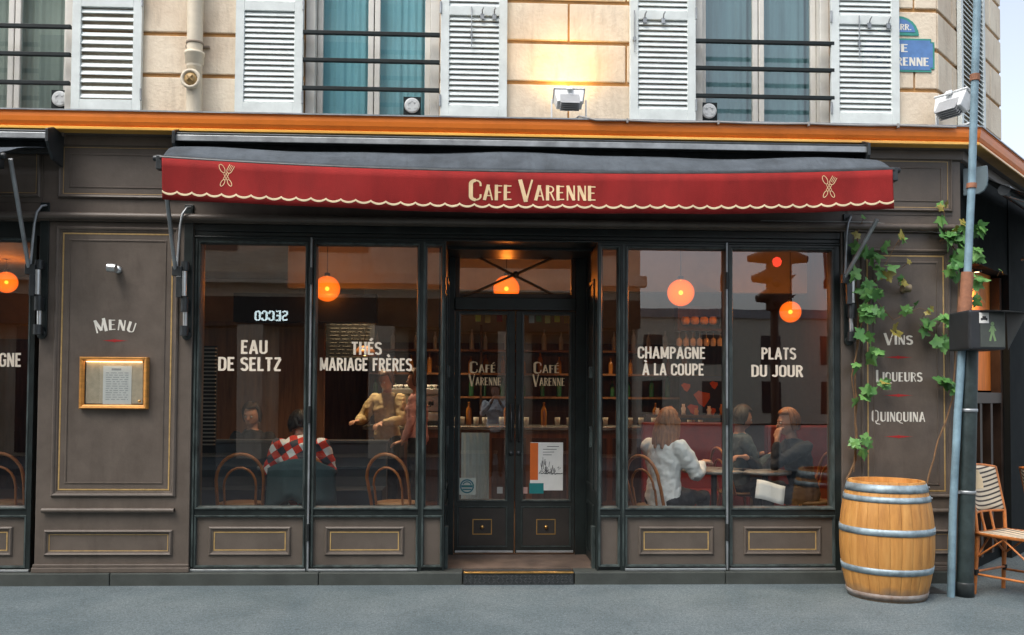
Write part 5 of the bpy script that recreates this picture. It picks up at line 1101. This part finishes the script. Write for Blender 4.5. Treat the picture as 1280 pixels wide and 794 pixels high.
# poster and stickers on the doors
def flat(name, x0, x1, y0, y1, Y, m): q = MB(); q.box(XX(x0, Y), XX(x1, Y), Y-.0012, Y, ZZ(y1, Y), ZZ(y0, Y)); return q
PY_ = DY+.012
o = thing('poster', 'white poster with an orange side stripe and an ink drawing on the door glass', 'poster', (XX(683, PY_), PY_, ZZ(614, PY_)))
flat('', 663, 704, 553, 613, PY_, 0).build('sheet', PAPER, o); flat('', 663, 673, 553.6, 600, PY_-.0014, 0).build('stripe', mat('orange_print', (.72, .15, .02), .6), o)
q = MB(); f = wallf(PY_-.003); rx = lambda u: XX(u, PY_); rz_ = lambda v: ZZ(v, PY_)
for k_ in range(46):
    u = random.uniform(675, 700); v = 592-abs(random.gauss(0, 1))*7*(1 if abs(u-688) > 6 else .5); a = random.uniform(60, 120)*(1 if k_ % 3 else .2)
    l = random.uniform(3, 9); ribbon(q, [(rx(u), rz_(v)), (rx(u+l*math.cos(R(a))*.4), rz_(v-l*math.sin(R(a))))], .0035, f, .0002*(k_ % 5))
for k_ in range(14): u = 674+k_*2.1; ribbon(q, [(rx(u), rz_(592)), (rx(u+2.4), rz_(591+random.uniform(-2, 2)))], .006, f, .0012)
q.build('drawing', INK, o); q = MB()
for k_, v in enumerate((558, 561.5, 565, 568.5)): ribbon(q, [(rx(679 if k_ else 684), rz_(v)), (rx(699-k_*3), rz_(v))], .0045, f, .0002)
q.build('print_line', INK, o)
solo(flat('', 662, 680, 604, 617, PY_-.003, 0), 'teal_card', mat('teal_card', (.015, .22, .22), .5), 'small teal card overlapping a corner of the poster', 'card', (XX(671, PY_), PY_, ZZ(617, PY_)))
o = thing('door_sticker', 'square pale sticker with a round green and blue badge on the door glass', 'sticker', (XX(584, PY_), PY_, ZZ(619, PY_)))
flat('', 573.5, 595.5, 597.5, 618.5, PY_, 0).build('sheet', mat('pale_sticker', (.55, .58, .5), .5), o)
cx_, cz_ = XX(584.5, PY_), ZZ(608, PY_); q = MB(); f = wallf(PY_-.0022)
ribbon(q, [(cx_+.058*math.cos(R(a)), cz_+.058*math.sin(R(a))) for a in range(0, 361, 15)], .012, f, 0); ribbon(q, [(cx_-.05, cz_-.0), (cx_+.05, cz_-.0)], .02, f, .0004); ribbon(q, [(cx_+.04*math.cos(R(a)), cz_+.04*math.sin(R(a))) for a in range(20, 161, 15)], .01, f, .0008); ribbon(q, [(cx_-.04, cz_-.028), (cx_+.04, cz_-.028)], .012, f, .0008); q.build('badge', mat('green_blue_print', (.03, .2, .14), .5, col2=(.03, .14, .25), scale=18), o)
q = flat('', 622, 629, 609, 617, PY_, 0); solo(q, 'door_sticker', mat('grey_sticker', (.35, .35, .33), .5), 'tiny grey sticker low on the door with the round badge', 'sticker', (XX(625, PY_), PY_, ZZ(617, PY_)))
q = flat('', 654, 660, 609, 617, PY_, 0); solo(q, 'door_sticker', mat('pinkish_sticker', (.5, .3, .26), .5), 'tiny pinkish sticker beside the teal card under the poster', 'sticker', (XX(657, PY_), PY_, ZZ(617, PY_)))
# ================================================================== barrel
by = -.46; bxc = XX(1108, by, 680); RB, HB = .347, .9
WOODB = bpy.data.materials.new('barrel_oak'); WOODB.use_nodes = True; N, L = nodes(WOODB); b_ = N['Principled BSDF']; b_.inputs['Roughness'].default_value = .5
tc = N.new('ShaderNodeTexCoord'); mp_ = N.new('ShaderNodeMapping'); mp_.inputs['Scale'].default_value = (9, 9, .9); L.new(tc.outputs['Object'], mp_.inputs[0])
n1 = N.new('ShaderNodeTexNoise'); n1.inputs['Scale'].default_value = 2.2; n1.inputs['Detail'].default_value = 8; n1.inputs['Roughness'].default_value = .65; L.new(mp_.outputs[0], n1.inputs['Vector'])
cr = N.new('ShaderNodeValToRGB'); e = cr.color_ramp.elements; e[0].position = .25; e[0].color = (.36, .15, .035, 1); e[1].position = .72; e[1].color = (.66, .34, .1, 1); x_ = e.new(.5); x_.color = (.56, .26, .065, 1); L.new(n1.outputs['Fac'], cr.inputs[0])
oi = N.new('ShaderNodeAttribute'); oi.attribute_name = 'stave'; hv = N.new('ShaderNodeHueSaturation'); mr = N.new('ShaderNodeMapRange'); mr.inputs['To Min'].default_value = .93; mr.inputs['To Max'].default_value = 1.07; L.new(oi.outputs['Fac'], mr.inputs['Value']); L.new(mr.outputs[0], hv.inputs['Value']); L.new(cr.outputs[0], hv.inputs['Color'])
# water-worn foot: grey and darker where the staves meet the ground (old damp stain in the wood)
sz = N.new('ShaderNodeSeparateXYZ'); L.new(tc.outputs['Object'], sz.inputs[0]); n2 = N.new('ShaderNodeTexNoise'); n2.inputs['Scale'].default_value = 7; n2.inputs['Detail'].default_value = 6; L.new(tc.outputs['Object'], n2.inputs['Vector'])
ms = N.new('ShaderNodeMath'); ms.operation = 'MULTIPLY_ADD'; ms.inputs[1].default_value = .16; L.new(n2.outputs['Fac'], ms.inputs[0]); L.new(sz.outputs['Z'], ms.inputs[2])
m2 = N.new('ShaderNodeMapRange'); m2.inputs['From Min'].default_value = .12; m2.inputs['From Max'].default_value = .2; m2.inputs['To Min'].default_value = .85; m2.inputs['To Max'].default_value = 0; L.new(ms.outputs[0], m2.inputs['Value'])
mx = N.new('ShaderNodeMixRGB'); mx.inputs[2].default_value = (.16, .13, .1, 1); L.new(m2.outputs[0], mx.inputs[0]); L.new(hv.outputs[0], mx.inputs[1]); n4 = N.new('ShaderNodeTexNoise'); n4.inputs['Scale'].default_value = 3.2; n4.inputs['Detail'].default_value = 9; n4.inputs['Roughness'].default_value = .75; mp4 = N.new('ShaderNodeMapping'); mp4.inputs['Scale'].default_value = (1, 1, .45); L.new(tc.outputs['Object'], mp4.inputs[0]); L.new(mp4.outputs[0], n4.inputs['Vector'])
m4 = N.new('ShaderNodeMapRange'); m4.inputs['From Min'].default_value = .56; m4.inputs['From Max'].default_value = .74; m4.inputs['To Max'].default_value = .55; L.new(n4.outputs['Fac'], m4.inputs['Value'])
mx4 = N.new('ShaderNodeMixRGB'); mx4.inputs[2].default_value = (.2, .1, .04, 1); L.new(m4.outputs[0], mx4.inputs[0]); L.new(mx.outputs[0], mx4.inputs[1]); L.new(mx4.outputs[0], b_.inputs['Base Color'])
bp = N.new('ShaderNodeBump'); bp.inputs['Strength'].default_value = .25; bp.inputs['Distance'].default_value = .006; L.new(n1.outputs['Fac'], bp.inputs['Height']); L.new(bp.outputs[0], b_.inputs['Normal'])
def brad(z): u = (z/HB-.5)*2; return RB-.066*abs(u)**2.1
o = thing('wine_barrel', 'honey coloured oak wine barrel with grey steel hoops on the pavement', 'barrel', (bxc, by, 0))
q = MB(); NS = 26; att = []
for s in range(NS):
    a0, a1 = 2*math.pi*s/NS, 2*math.pi*(s+1)/NS; cols = [(a0+.002, -.0012), (a0+.012, 0), ((a0+a1)/2, .0004), (a1-.012, 0), (a1-.002, -.0012)]; zs = [HB*i/22 for i in range(23)]
    rv = random.random()
    gr = [[(bxc+(brad(z)+dr)*math.cos(a), by+(brad(z)+dr)*math.sin(a), z) for a, dr in cols] + [(bxc+(brad(z)-.03)*math.cos(a1), by+(brad(z)-.03)*math.sin(a1), z)] for z in zs]
    q.sheet(gr); att += [rv]*len(zs)*6
    g2 = [[(bxc+(brad(HB)-dd)*math.cos(a), by+(brad(HB)-dd)*math.sin(a), HB-.0*dd) for a in (a0, (a0+a1)/2, a1)] for dd in (0, .026)] + [[(bxc+(brad(HB)-.028)*math.cos(a), by+(brad(HB)-.028)*math.sin(a), HB-.05) for a in (a0, (a0+a1)/2, a1)]]
    q.sheet(g2, False); att += [rv]*9
ob_ = q.build('staves', WOODB, o); a_ = ob_.data.attributes.new('stave', 'FLOAT', 'POINT'); a_.data.foreach_set('value', att)
q = MB(); rr_ = brad(HB)-.027
for k in range(7):
    y0, y1 = -rr_+2*rr_*k/7+.002, -rr_+2*rr_*(k+1)/7-.002; c0, c1 = math.sqrt(max(0, rr_**2-y0**2)), math.sqrt(max(0, rr_**2-y1**2)); q.add([(bxc-c0, by+y0, HB-.04), (bxc+c0, by+y0, HB-.04), (bxc+c1, by+y1, HB-.04), (bxc-c1, by+y1, HB-.04)], [(0, 1, 2, 3)])
q.lathe([(rr_, HB-.046), (0, HB-.046)], (bxc, by, 0), 40); ob_ = q.build('head', WOODB, o)
HOOP = mat('galvanised_hoop', (.3, .38, .42), .55, metal=.45, var=.4, scale=11, bump=.2, bscale=24, grime=.6)
for z0, z1 in ((HB-.076, HB-.016), (HB-.148, HB-.106), (HB-.395, HB-.345), (.21, .258)):
    q = MB(); q.lathe([(brad(z0)+.0005, z0), (brad(z0)+.005, z0), (brad((z0+z1)/2)+.006, (z0+z1)/2), (brad(z1)+.005, z1), (brad(z1)+.0005, z1)], (bxc, by, 0), 72)
    h = q.build('hoop', HOOP, o)
    q = MB()
    for du in (-.015, .015): a = R(-70+z0*60)+du; q.sphere((bxc+(brad(z0)+.006)*math.cos(a), by+(brad(z0)+.006)*math.sin(a), (z0+z1)/2), .007, 8, 6)
    q.build('rivet', ZINC, h)
q = MB(); q.lathe([(brad(.02)+.001, .015), (brad(.02)+.006, .015), (brad(.06)+.006, .06), (brad(.06)+.001, .06)], (bxc, by, 0), 72); q.build('hoop', mat('rusted_hoop', (.2, .13, .09), .7, metal=.3, col2=(.34, .32, .3), scale=9, bump=.2), o)

# ================================================================== poles and signal
pyd = -.5
px_ = XX(1206, pyd, 740); ptop = A(1213, 404, pyd); zc_ = lambda y: px_+(ptop.x-px_)*ZZ(y, pyd, 1206)/ptop.z; o = thing('signal_post', 'thick dark green post carrying the pedestrian signal beside the barrel', 'post', (px_, pyd, 0))
q = MB(); q.tube([(px_, pyd, 0), tuple(ptop)], .061, 24); q.build('post', mat('dark_post_paint', (.03, .045, .045), .42, var=.45, scale=9, bump=.12, bscale=25, grime=.4), o)
q = MB(); q.lathe([(.062, 0), (.068, 0), (.068, .1), (.065, .11), (.0615, .112)], (px_, pyd, 0), 24); q.build('post_base', mat('dark_post_base', (.03, .037, .037), .5, var=.4, scale=12), o)
q = MB()
for y_ in (515, 617): q.lathe([(.062, 0), (.066, .002), (.066, .024), (.062, .026)], (zc_(y_), pyd, ZZ(y_, pyd, 1203)), 24); q.box(zc_(y_)-.115, zc_(y_)-.058, pyd-.02, pyd+.01, ZZ(y_, pyd, 1203), ZZ(y_, pyd, 1203)+.02)
q.build('clamp', ZINC, o)
q = MB(); a = [(1207, 410), (1191, 560), (1188, 660), (1186, 742)]
tp = [A(x, y, pyd-.02) for x, y in ((1222, -14), (1214.5, 232), (1209, 350), (1204.5, 400), (1200.5, 470), (1197, 520), (1191, 640), (1188.5, 736))]; tp[-1].z = 0
BLUEP = mat('blue_grey_pole', (.2, .31, .37), .45, var=.3, scale=7, bump=.1, bscale=25, grime=.25)
tp[0] = tp[0]+(tp[0]-tp[1])*.8
o = thing('pipe_pole', 'thin leaning blue grey pole with rusty collars beside the signal post', 'pole', tuple(tp[-1]))
q = MB(); q.tube(tp, .029, 14); q.build('pole', BLUEP, o)
RUSTC = mat('rust_collar', (.3, .13, .07), .7, var=.35, scale=14, bump=.2)
def on(y):
    for a, b in zip(tp, tp[1:]):
        za_, zb_ = a.z, b.z; z = A(1200, y, pyd).z
        if zb_ <= z <= za_: return a.lerp(b, (za_-z)/(za_-zb_))
for y0, y1, r in ((94, 102, .038), (230, 236, .038), (341, 375, .046), (372, 398, .052)):
    q = MB(); q.tube([on(y0), on(y1)], r, 14); q.build('collar', RUSTC, o, bevel=.004)
# pedestrian signal head
o = thing('pedestrian_signal', 'black pedestrian signal box with green walking figure and a white sticker on the post', 'signal', (XX(1225, -.56), -.56, ZZ(441, -.56, 1225)))
sx0, sx1 = XX(1203.5, -.62), XX(1249, -.62); sz0, sz1 = ZZ(438, -.62, 1225), ZZ(389, -.62, 1225)
q = MB(); q.box(sx0, sx1, -.72, -.42, sz0, sz1); q.build('signal_box', mat('black_plastic', (.025, .027, .03), .45, var=.25, scale=8), o, bevel=.015)
q = MB(); xm_ = XX(1226, -.72); q.box(xm_, sx1-.012, -.7235, -.7205, sz0+.02, sz1-.02); q.build('lens', mat('dim_lens', (.075, .085, .075), .25, var=.2), o)
q = MB(); q.add([(xm_+.01, -.722, sz1-.004), (sx1+.09, -.84, sz1-.03), (sx1+.012, -.722, sz0+.0), (sx1+.0, -.722, sz1-.004)], [(0, 1, 3), (3, 1, 2)]); q.add([(xm_-.0, -.722, sz1-.006), (xm_+.01, -.8, sz1-.01), (sx1+.09, -.84, sz1-.03), (sx1, -.722, sz1-.006)], [(0, 1, 2, 3)]); q.build('visor', BLACKP, o, solid=.006)
q = MB(); q.box(XX(1225, -.724), XX(1237, -.724), -.7255, -.724, ZZ(404, -.724, 1230), ZZ(391, -.724, 1230)); st_ = q.build('sticker', PAPER, o)
q = MB(); f = wallf(-.7262); u0, v0 = XX(1231, -.724), ZZ(397.5, -.724, 1230); ribbon(q, [(u0-.026, v0-.008), (u0+.026, v0-.008)], .016, f, 0); ribbon(q, [(u0-.014, v0+.006), (u0+.014, v0+.006)], .014, f, .0003); ribbon(q, [(u0-.018, v0-.02), (u0-.018, v0-.012)], .01, f, .0004); ribbon(q, [(u0+.018, v0-.02), (u0+.018, v0-.012)], .01, f, .0004); q.build('sticker_mark', INK, st_)
q = MB(); u0, v0 = XX(1241.5, -.724), ZZ(415, -.724, 1240); f = wallf(-.7245); s_ = .011
q.add([f(u0+.0+.014*math.cos(R(a)), v0+.062+.016*math.sin(R(a)), .0006) for a in range(0, 360, 30)], [tuple(range(12))])
ribbon(q, [(u0, v0+.045), (u0, v0-.005)], .03, f, .0002); ribbon(q, [(u0+.002, v0), (u0+.022, v0-.07)], .016, f, .0004); ribbon(q, [(u0-.003, v0), (u0-.02, v0-.07)], .016, f, .0006); ribbon(q, [(u0-.006, v0+.04), (u0-.026, v0+.002)], .01, f, .0008); ribbon(q, [(u0+.006, v0+.04), (u0+.026, v0+.008)], .01, f, .001)
q.build('walking_figure', mat('pale_green_lens', (.2, .32, .14), .4), o)

# ================================================================== climbing vine
LEAFM = []
for nm, c1, c2 in (('vine_leaf_green', (.05, .16, .04), (.1, .26, .06)), ('vine_leaf_light', (.09, .25, .06), (.16, .34, .08)), ('vine_leaf_yellow', (.24, .2, .035), (.36, .3, .06))): LEAFM.append(mat(nm, c1, .5, col2=c2, scale=14, bump=.15, bscale=60))
def leaf_pts():
    pts = []
    lob = [(-178, .18), (-156, .46), (-142, .6), (-134, .76), (-124, .66), (-112, .6), (-102, .5), (-92, .66), (-84, .7), (-76, .86), (-68, .92), (-60, .78), (-52, .7), (-44, .56), (-36, .62), (-28, .72), (-20, .82), (-14, .84), (-6, .98), (0, 1.06)]
    for a, r in lob: pts.append((r, a))
    for a, r in lob[-2::-1]: pts.append((r, -a))
    return [(r*math.sin(R(a)), r*math.cos(R(a))) for r, a in pts]
LP = leaf_pts()
def leaf(mb, p, size, rot, tilt, yawk):
    M = Matrix.Translation(p) @ Matrix.Rotation(yawk, 4, 'Z') @ Matrix.Rotation(tilt, 4, 'X') @ Matrix.Rotation(rot, 4, 'Y')
    j = [random.uniform(.85, 1.12) for _ in LP]; n = len(LP); fold = random.uniform(-.1, .5)
    def P(u, v): return M @ Vector((u*size, -(.12-abs(u)*fold+.25*v*v*.4)*size*1.0, v*size))
    vs = [P(0, 0)] + [P(u*k*.55, v*k*.55) for (u, v), k in zip(LP, j)] + [P(u*k, v*k) for (u, v), k in zip(LP, j)]
    fs = [(0, i+1, i+2) for i in range(n-1)] + [(i+1, n+i+1, n+i+2, i+2) for i in range(n-1)]
    mb.add(vs, fs, True)
def vine(label, stems, clusters, base):
    o = thing('vine', label, 'vine', base)
    q = MB(); leaves = [MB(), MB(), MB()]
    for pts, r0, r1 in stems:
        P_ = [A(x, y, Y) for x, y, Y in pts]; dense = []
        for a, b in zip(P_, P_[1:]):
            for k in range(6): t = k/6; w_ = noise.noise(a.lerp(b, t)*5)*.02; dense.append(a.lerp(b, t)+Vector((w_, -abs(w_)*.3, 0)))
        dense.append(P_[-1]); q.tube(dense, [r0+(r1-r0)*i/(len(dense)-1) for i in range(len(dense))], 7)
    for (x, y, n, sp, kind, sz) in clusters:
        Y = -.1
        for k in range(int(n*1.35+.5)):
            u, v = x+random.uniform(-sp, sp), y+random.uniform(-sp, sp); Yl = -.07-random.random()*.09; p = A(u, v, Yl)
            kd = kind if kind < 2 else random.choice((2, 2, 1, 1, 0))
            if kind in (0, 1): kd = random.choice((0, 1))
            leaf(leaves[kd], p, sz*random.uniform(.75, 1.15), random.uniform(-2.6, 2.6) if random.random() < .5 else random.uniform(1.8, 4.4), random.uniform(-1.1, .6), random.uniform(-.9, .9))
            anchor = A(x+(u-x)*.3-random.uniform(2, 8), v+random.uniform(4, 9), -.05); q.tube([anchor, p+Vector((0, .02, .0))], .0025, 5)
    q.build('stem', mat('vine_stem', (.2, .11, .05), .7, var=.35, scale=18), o)
    for nm, l, m in zip(('green_leaves', 'light_leaves', 'yellow_leaves'), leaves, LEAFM):
        if l.v: tag(l.build('foliage', m, o), nm.replace('_', ' ') + ' of the vine')
S = .074
vine('grape vine climbing beside the painted words from behind the barrel',
     [([(1058, 600, -.03), (1069, 575, -.04), (1070, 520, -.04), (1070, 450, -.03), (1073, 400, -.04), (1069, 340, -.04), (1072, 290, -.04), (1078, 278, -.05)], .011, .005), ([(1066, 590, -.05), (1071, 540, -.06), (1066, 470, -.05), (1078, 400, -.06), (1088, 370, -.06)], .006, .004), ([(1073, 390, -.04), (1098, 345, -.05), (1125, 298, -.05)], .004, .002), ([(1088, 372, -.05), (1118, 400, -.05), (1150, 385, -.06), (1160, 388, -.06)], .003, .002)],
     [(1077, 313, 4, 7, 0, S), (1093, 322, 3, 7, 1, S), (1108, 308, 2, 4, 2, S*.8), (1125, 297, 3, 5, 2, S*.8), (1106, 342, 3, 8, 2, S), (1066, 345, 3, 5, 0, S), (1083, 362, 5, 9, 0, S*1.1), (1098, 370, 2, 5, 1, S), (1100, 372, 1, 4, 2, S*.8), (1077, 390, 5, 8, 1, S*1.1), (1098, 393, 4, 8, 1, S), (1082, 422, 3, 6, 1, S*1.1), (1092, 446, 4, 6, 0, S*1.1), (1072, 458, 2, 4, 0, S*.8), (1105, 481, 3, 5, 2, S*.9), (1105, 482, 2, 4, 1, S), (1083, 494, 4, 7, 1, S), (1070, 500, 1, 3, 0, S*.8), (1066, 553, 2, 4, 1, S*.8), (1084, 553, 3, 5, 1, S*.8), (1078, 566, 2, 4, 1, S*.8), (1120, 415, 2, 4, 2, S*.9), (1133, 388, 2, 4, 1, S*.8), (1147, 380, 1, 2, 2, S*.6), (1161, 388, 2, 3, 2, S*.6), (1128, 352, 3, 4, 2, S*.6), (1135, 330, 1, 3, 2, S*.6), (1070, 292, 1, 3, 2, S*.8), (1082, 270, 1, 3, 2, S*.6)],
     tuple(A(1060, 600, -.03)))
vine('grape vine tangled behind the thin blue grey pole with rusty collars',
     [([(1148, 640, -.05), (1170, 560, -.06), (1190, 500, -.06), (1194, 440, -.06), (1198, 380, -.06), (1197, 320, -.05), (1183, 290, -.05), (1178, 255, -.04)], .008, .004), ([(1196, 440, -.06), (1176, 425, -.05), (1152, 408, -.05)], .004, .002), ([(1198, 400, -.06), (1198, 340, -.09), (1215, 290, -.1)], .004, .003)],
     [(1178, 257, 2, 4, 2, S*.7), (1180, 275, 2, 4, 1, S*.8), (1181, 300, 4, 6, 1, S*1.2), (1200, 300, 4, 7, 0, S*1.1), (1203, 283, 3, 6, 2, S), (1221, 286, 4, 6, 1, S), (1196, 325, 5, 7, 0, S*1.15), (1190, 340, 3, 6, 1, S), (1222, 318, 4, 7, 1, S), (1220, 350, 4, 7, 0, S), (1222, 375, 2, 4, 1, S*.8), (1155, 409, 3, 5, 1, S*1.1), (1176, 397, 3, 5, 2, S*.9), (1174, 428, 4, 6, 1, S*1.1), (1192, 408, 4, 6, 0, S*1.1), (1194, 424, 4, 6, 1, S), (1180, 478, 4, 6, 0, S), (1192, 484, 3, 5, 1, S), (1252, 340, 1, 2, 1, S*.6)],
     tuple(A(1148, 640, -.05)))

q = MB(); xa_, xb_ = XX(1152, -.3, 740), XX(1176, -.3, 740); q.box(xa_, xb_, -.42, -.16, .0, .005); solo(q, 'cover_plate', mat('worn_steel', (.09, .095, .095), .5, metal=.5, var=.4, scale=20, bump=.3), 'small dark metal cover plate in the pavement beside the barrel', 'cover plate', (xa_, -.3, 0))
# ================================================================== rattan chairs on the pavement
def rattan_chair(loc, rz, label):
    o = thing('bistro_chair', label, 'chair', (0, 0, 0), 'rattan bistro chairs on the pavement')
    RAT = mat('rattan_cane', (.5, .17, .045), .4, var=.3, scale=14)
    WEV = bpy.data.materials.get('striped_weave')
    if not WEV:
        WEV = bpy.data.materials.new('striped_weave'); WEV.use_nodes = True; N, L = nodes(WEV); tc = N.new('ShaderNodeTexCoord'); wv = N.new('ShaderNodeTexWave'); wv.wave_type = 'BANDS'; wv.bands_direction = 'Y'; wv.inputs['Scale'].default_value = 11; wv.inputs['Distortion'].default_value = .15
        mp2 = N.new('ShaderNodeMapping'); mp2.inputs['Rotation'].default_value = (R(45), 0, 0); L.new(tc.outputs['Object'], mp2.inputs[0]); L.new(mp2.outputs[0], wv.inputs['Vector']); cr = N.new('ShaderNodeValToRGB'); cr.color_ramp.interpolation = 'CONSTANT'; e = cr.color_ramp.elements; e[0].position = 0; e[0].color = (.04, .03, .025, 1); e[1].position = .3; e[1].color = (.7, .6, .45, 1)
        L.new(wv.outputs['Fac'], cr.inputs[0]); L.new(cr.outputs[0], N['Principled BSDF'].inputs['Base Color']); N['Principled BSDF'].inputs['Roughness'].default_value = .55
        w2 = N.new('ShaderNodeTexWave'); w2.bands_direction = 'X'; w2.inputs['Scale'].default_value = 30; L.new(tc.outputs['Object'], w2.inputs['Vector']); bp = N.new('ShaderNodeBump'); bp.inputs['Strength'].default_value = .5; bp.inputs['Distance'].default_value = .004; L.new(w2.outputs['Fac'], bp.inputs['Height']); L.new(bp.outputs[0], N['Principled BSDF'].inputs['Normal'])
    q = MB(); q.sheet([[(u*.2*(1-.06*(v < 0)), v*.2, .455-.012*math.cos(u*1.4)*math.cos(v*1.4)) for v in [-1+2*k/8 for k in range(9)]] for u in [-1+2*k/8 for k in range(9)]]); q.build('seat', WEV, o, solid=.016)
    q = MB(); q.tube([(-.2, -.2, .45), (-.2, .2, .45), (.2, .2, .45), (.2, -.2, .45), (-.2, -.2, .45)], .014, 8); q.build('seat_frame', RAT, o)
    q = MB(); gr = []
    for i in range(11):
        a = -1+2*i/10; gr.append([(a*.19, -.2-.05*(1-a*a)-.06*t, .6+.32*t+.02*(1-a*a)*t) for t in [k/8 for k in range(9)]])
    q.sheet(gr).build('backrest', WEV, o, solid=.016)
    q = MB()
    for s in (-1, 1): q.tube([(s*.19, -.19, .44), (s*.195, -.2, .6), (s*.19, -.265, .93)], .014, 8); q.tube([(s*.06, -.2, .45), (s*.062, -.235, .6)], .01, 8)
    q.tube([(a*.19, -.2-.05*(1-a*a)-.065, .925+.02*(1-a*a)) for a in [-1+2*k/10 for k in range(11)]], .013, 8); q.tube([(a*.19, -.2-.05*(1-a*a), .6) for a in [-1+2*k/10 for k in range(11)]], .011, 8); q.build('back_frame', RAT, o)
    for sx in (-1, 1):
        for yy in (-.19, .18): MB().tube([(sx*.18, yy, .445), (sx*.195, yy*1.12, 0)], [.017, .014], 10).build('leg', RAT, o)
    q = MB()
    for sx in (-1, 1): q.tube([(sx*.19, -.2, .15), (sx*.19, .195, .15)], .009, 8); q.tube([(sx*.185, -.19, .28), (sx*.185, 0, .43), (sx*.185, .18, .28)], .008, 8)
    for yy in (-.195, .19): q.tube([(-.19, yy, .17), (.19, yy, .17)], .009, 8); q.tube([(-.185, yy, .28), (0, yy, .43), (.185, yy, .28)], .008, 8)
    q.build('stretcher', RAT, o)
    q = MB()
    for sx in (-1, 1):
        for yy in (-.198, .192): q.tube([(sx*.19, yy, .145), (sx*.19, yy, .185)], .018, 8); 
    q.build('binding', BLACKP, o)
    o.location = loc; o.rotation_euler = (0, 0, rz); return o
rattan_chair((4.24, -.52, 0), R(-150), 'rattan bistro chair with striped woven back beside the signal post').scale = (1.08, 1.08, 1.06)
rattan_chair((5.05, .12, 0), R(-100), 'rattan bistro chair mostly hidden, behind the other rattan chair')
q = MB(); x0, x1 = XX(1214, -.42), XX(1227, -.42); q.prism([(x0, ZZ(612, -.42, 1220)), (x1, ZZ(610, -.42, 1220)), (x1-.01, ZZ(598, -.42, 1220)), (x0+.04, ZZ(587, -.42, 1220)), (x0, ZZ(588, -.42, 1220))], lambda u, v, w_: (u, -.44+w_, v), .03)
solo(q, 'cream_tag', CREAM, 'small cream board sticking up behind the signal post above the rattan chair', 'board', (x0, -.42, ZZ(612, -.42, 1220)), bevel=.004)

# ================================================================== the other side of the street, seen mirrored in the glass
OPY = -14.0
o = thing('opposite_building', 'pale stone building across the street, mirrored in the cafe windows', 'building', (-4, OPY, 0))
q = MB(); q.box(-22, 4.0, OPY-6, OPY, 3.9, 11.5); q.box(-22, 4.0, OPY-6, OPY-.4, 0, 3.9)
for k in range(8): x = -21.5+k*3.15; q.box(x, x+.6, OPY-.4, OPY+.05, 0, 3.2)
q.build('wall', STONE, o)
q = MB(); q.box(-22, 4.1, OPY+.001, OPY+.35, 4.2, 4.45); q.box(-22, 4.1, OPY+.001, OPY+.2, 7.6, 7.75); q.box(-22, 4.1, OPY+.001, OPY+.45, 11.2, 11.6); q.build('cornice', STONE, o)
q = MB(); q.box(-22, 4.0, OPY-.39, OPY-.02, 3.2, 3.9); q.build('sign_fascia', BLACKP, o)
for k in range(8):
    x = -20.6+k*3.15
    q = MB(); q.box(x+.3, x+2.2, OPY+.002, OPY+.02, 5.0, 7.2); q.box(x+.3, x+2.2, OPY+.002, OPY+.02, 8.1, 10.4); q.build('window', mat('dark_glass', (.03, .04, .045), .1), o)
    q = MB(); q.box(x+.02, x+2.4, OPY-.35, OPY-.3, .1, 3.15); q.build('shop_front', mat('dark_glass', (.03, .04, .045), .1), o)
vx = A(337, 395, 14.0); t = MB(); lettering(t, 'SECCO', lambda u, v, w_: (-u, OPY-.015+w_, v), -vx.x, vx.z-.12, .25, 'plain', width=.8); t.build('lettering', emis('lit_sign_letters', (.75, .95, 1), 3.2), o)
o = thing('far_building', 'lower grey building further down the crossing street, mirrored in the right windows', 'building', (14, -42, 0)); q = MB(); q.box(3, 70, -50, -42, 0, 6.0); q.build('wall', mat('pale_render', (.75, .68, .55), .9), o); q = MB(); q.box(2.8, 70, -50.2, -41.8, 6.0, 6.5); q.build('roof', ZINC, o)
q = MB()
for k in range(16): q.box(6+k*3.4, 7.1+k*3.4, -41.99, -41.96, .6, 2.4); q.box(6+k*3.4, 7.1+k*3.4, -41.99, -41.96, 3.4, 5.0)
q.build('window', mat('dark_glass', (.03, .04, .045), .1), o)
# traffic light mirrored in the right window
tl = A(968, 355, 5.9); o = thing('traffic_light', 'traffic light showing red on the near kerb, mirrored in the right window', 'traffic light', (tl.x, -5.75, 0))
X, Y = tl.x, -5.75; q = MB(); q.tube([(X, Y, 0), (X, Y, tl.z+.5)], .06, 16); q.build('post', mat('traffic_post', (.1, .07, .05), .5), o)
q = MB(); q.box(X-.15, X+.2, Y+.02, Y+.22, tl.z-.42, tl.z+.48); q.build('lamp_housing', mat('traffic_housing', (.09, .06, .04), .5, var=.2), o, bevel=.03)
for k in range(3):
    z = tl.z+.3-k*.3; q = MB()
    for s in (-1, 1): q.tube([(X+.02+s*.15, Y+.12, z+.1), (X+.02+s*(.46-.06*k if s < 0 else .45 if k == 0 else .16), Y+.12, z+.06)], [.12, .05], 12)
    q.build('visor', mat('traffic_housing', (.09, .06, .04), .5), o)
    q = MB(); q.sphere((X-.04, Y+.2, z), .075, 14, 10); q.build('lamp', emis('red_lamp', (1, .05, .03), 5) if k == 0 else mat('dead_lamp', (.04, .03, .02), .3), o)
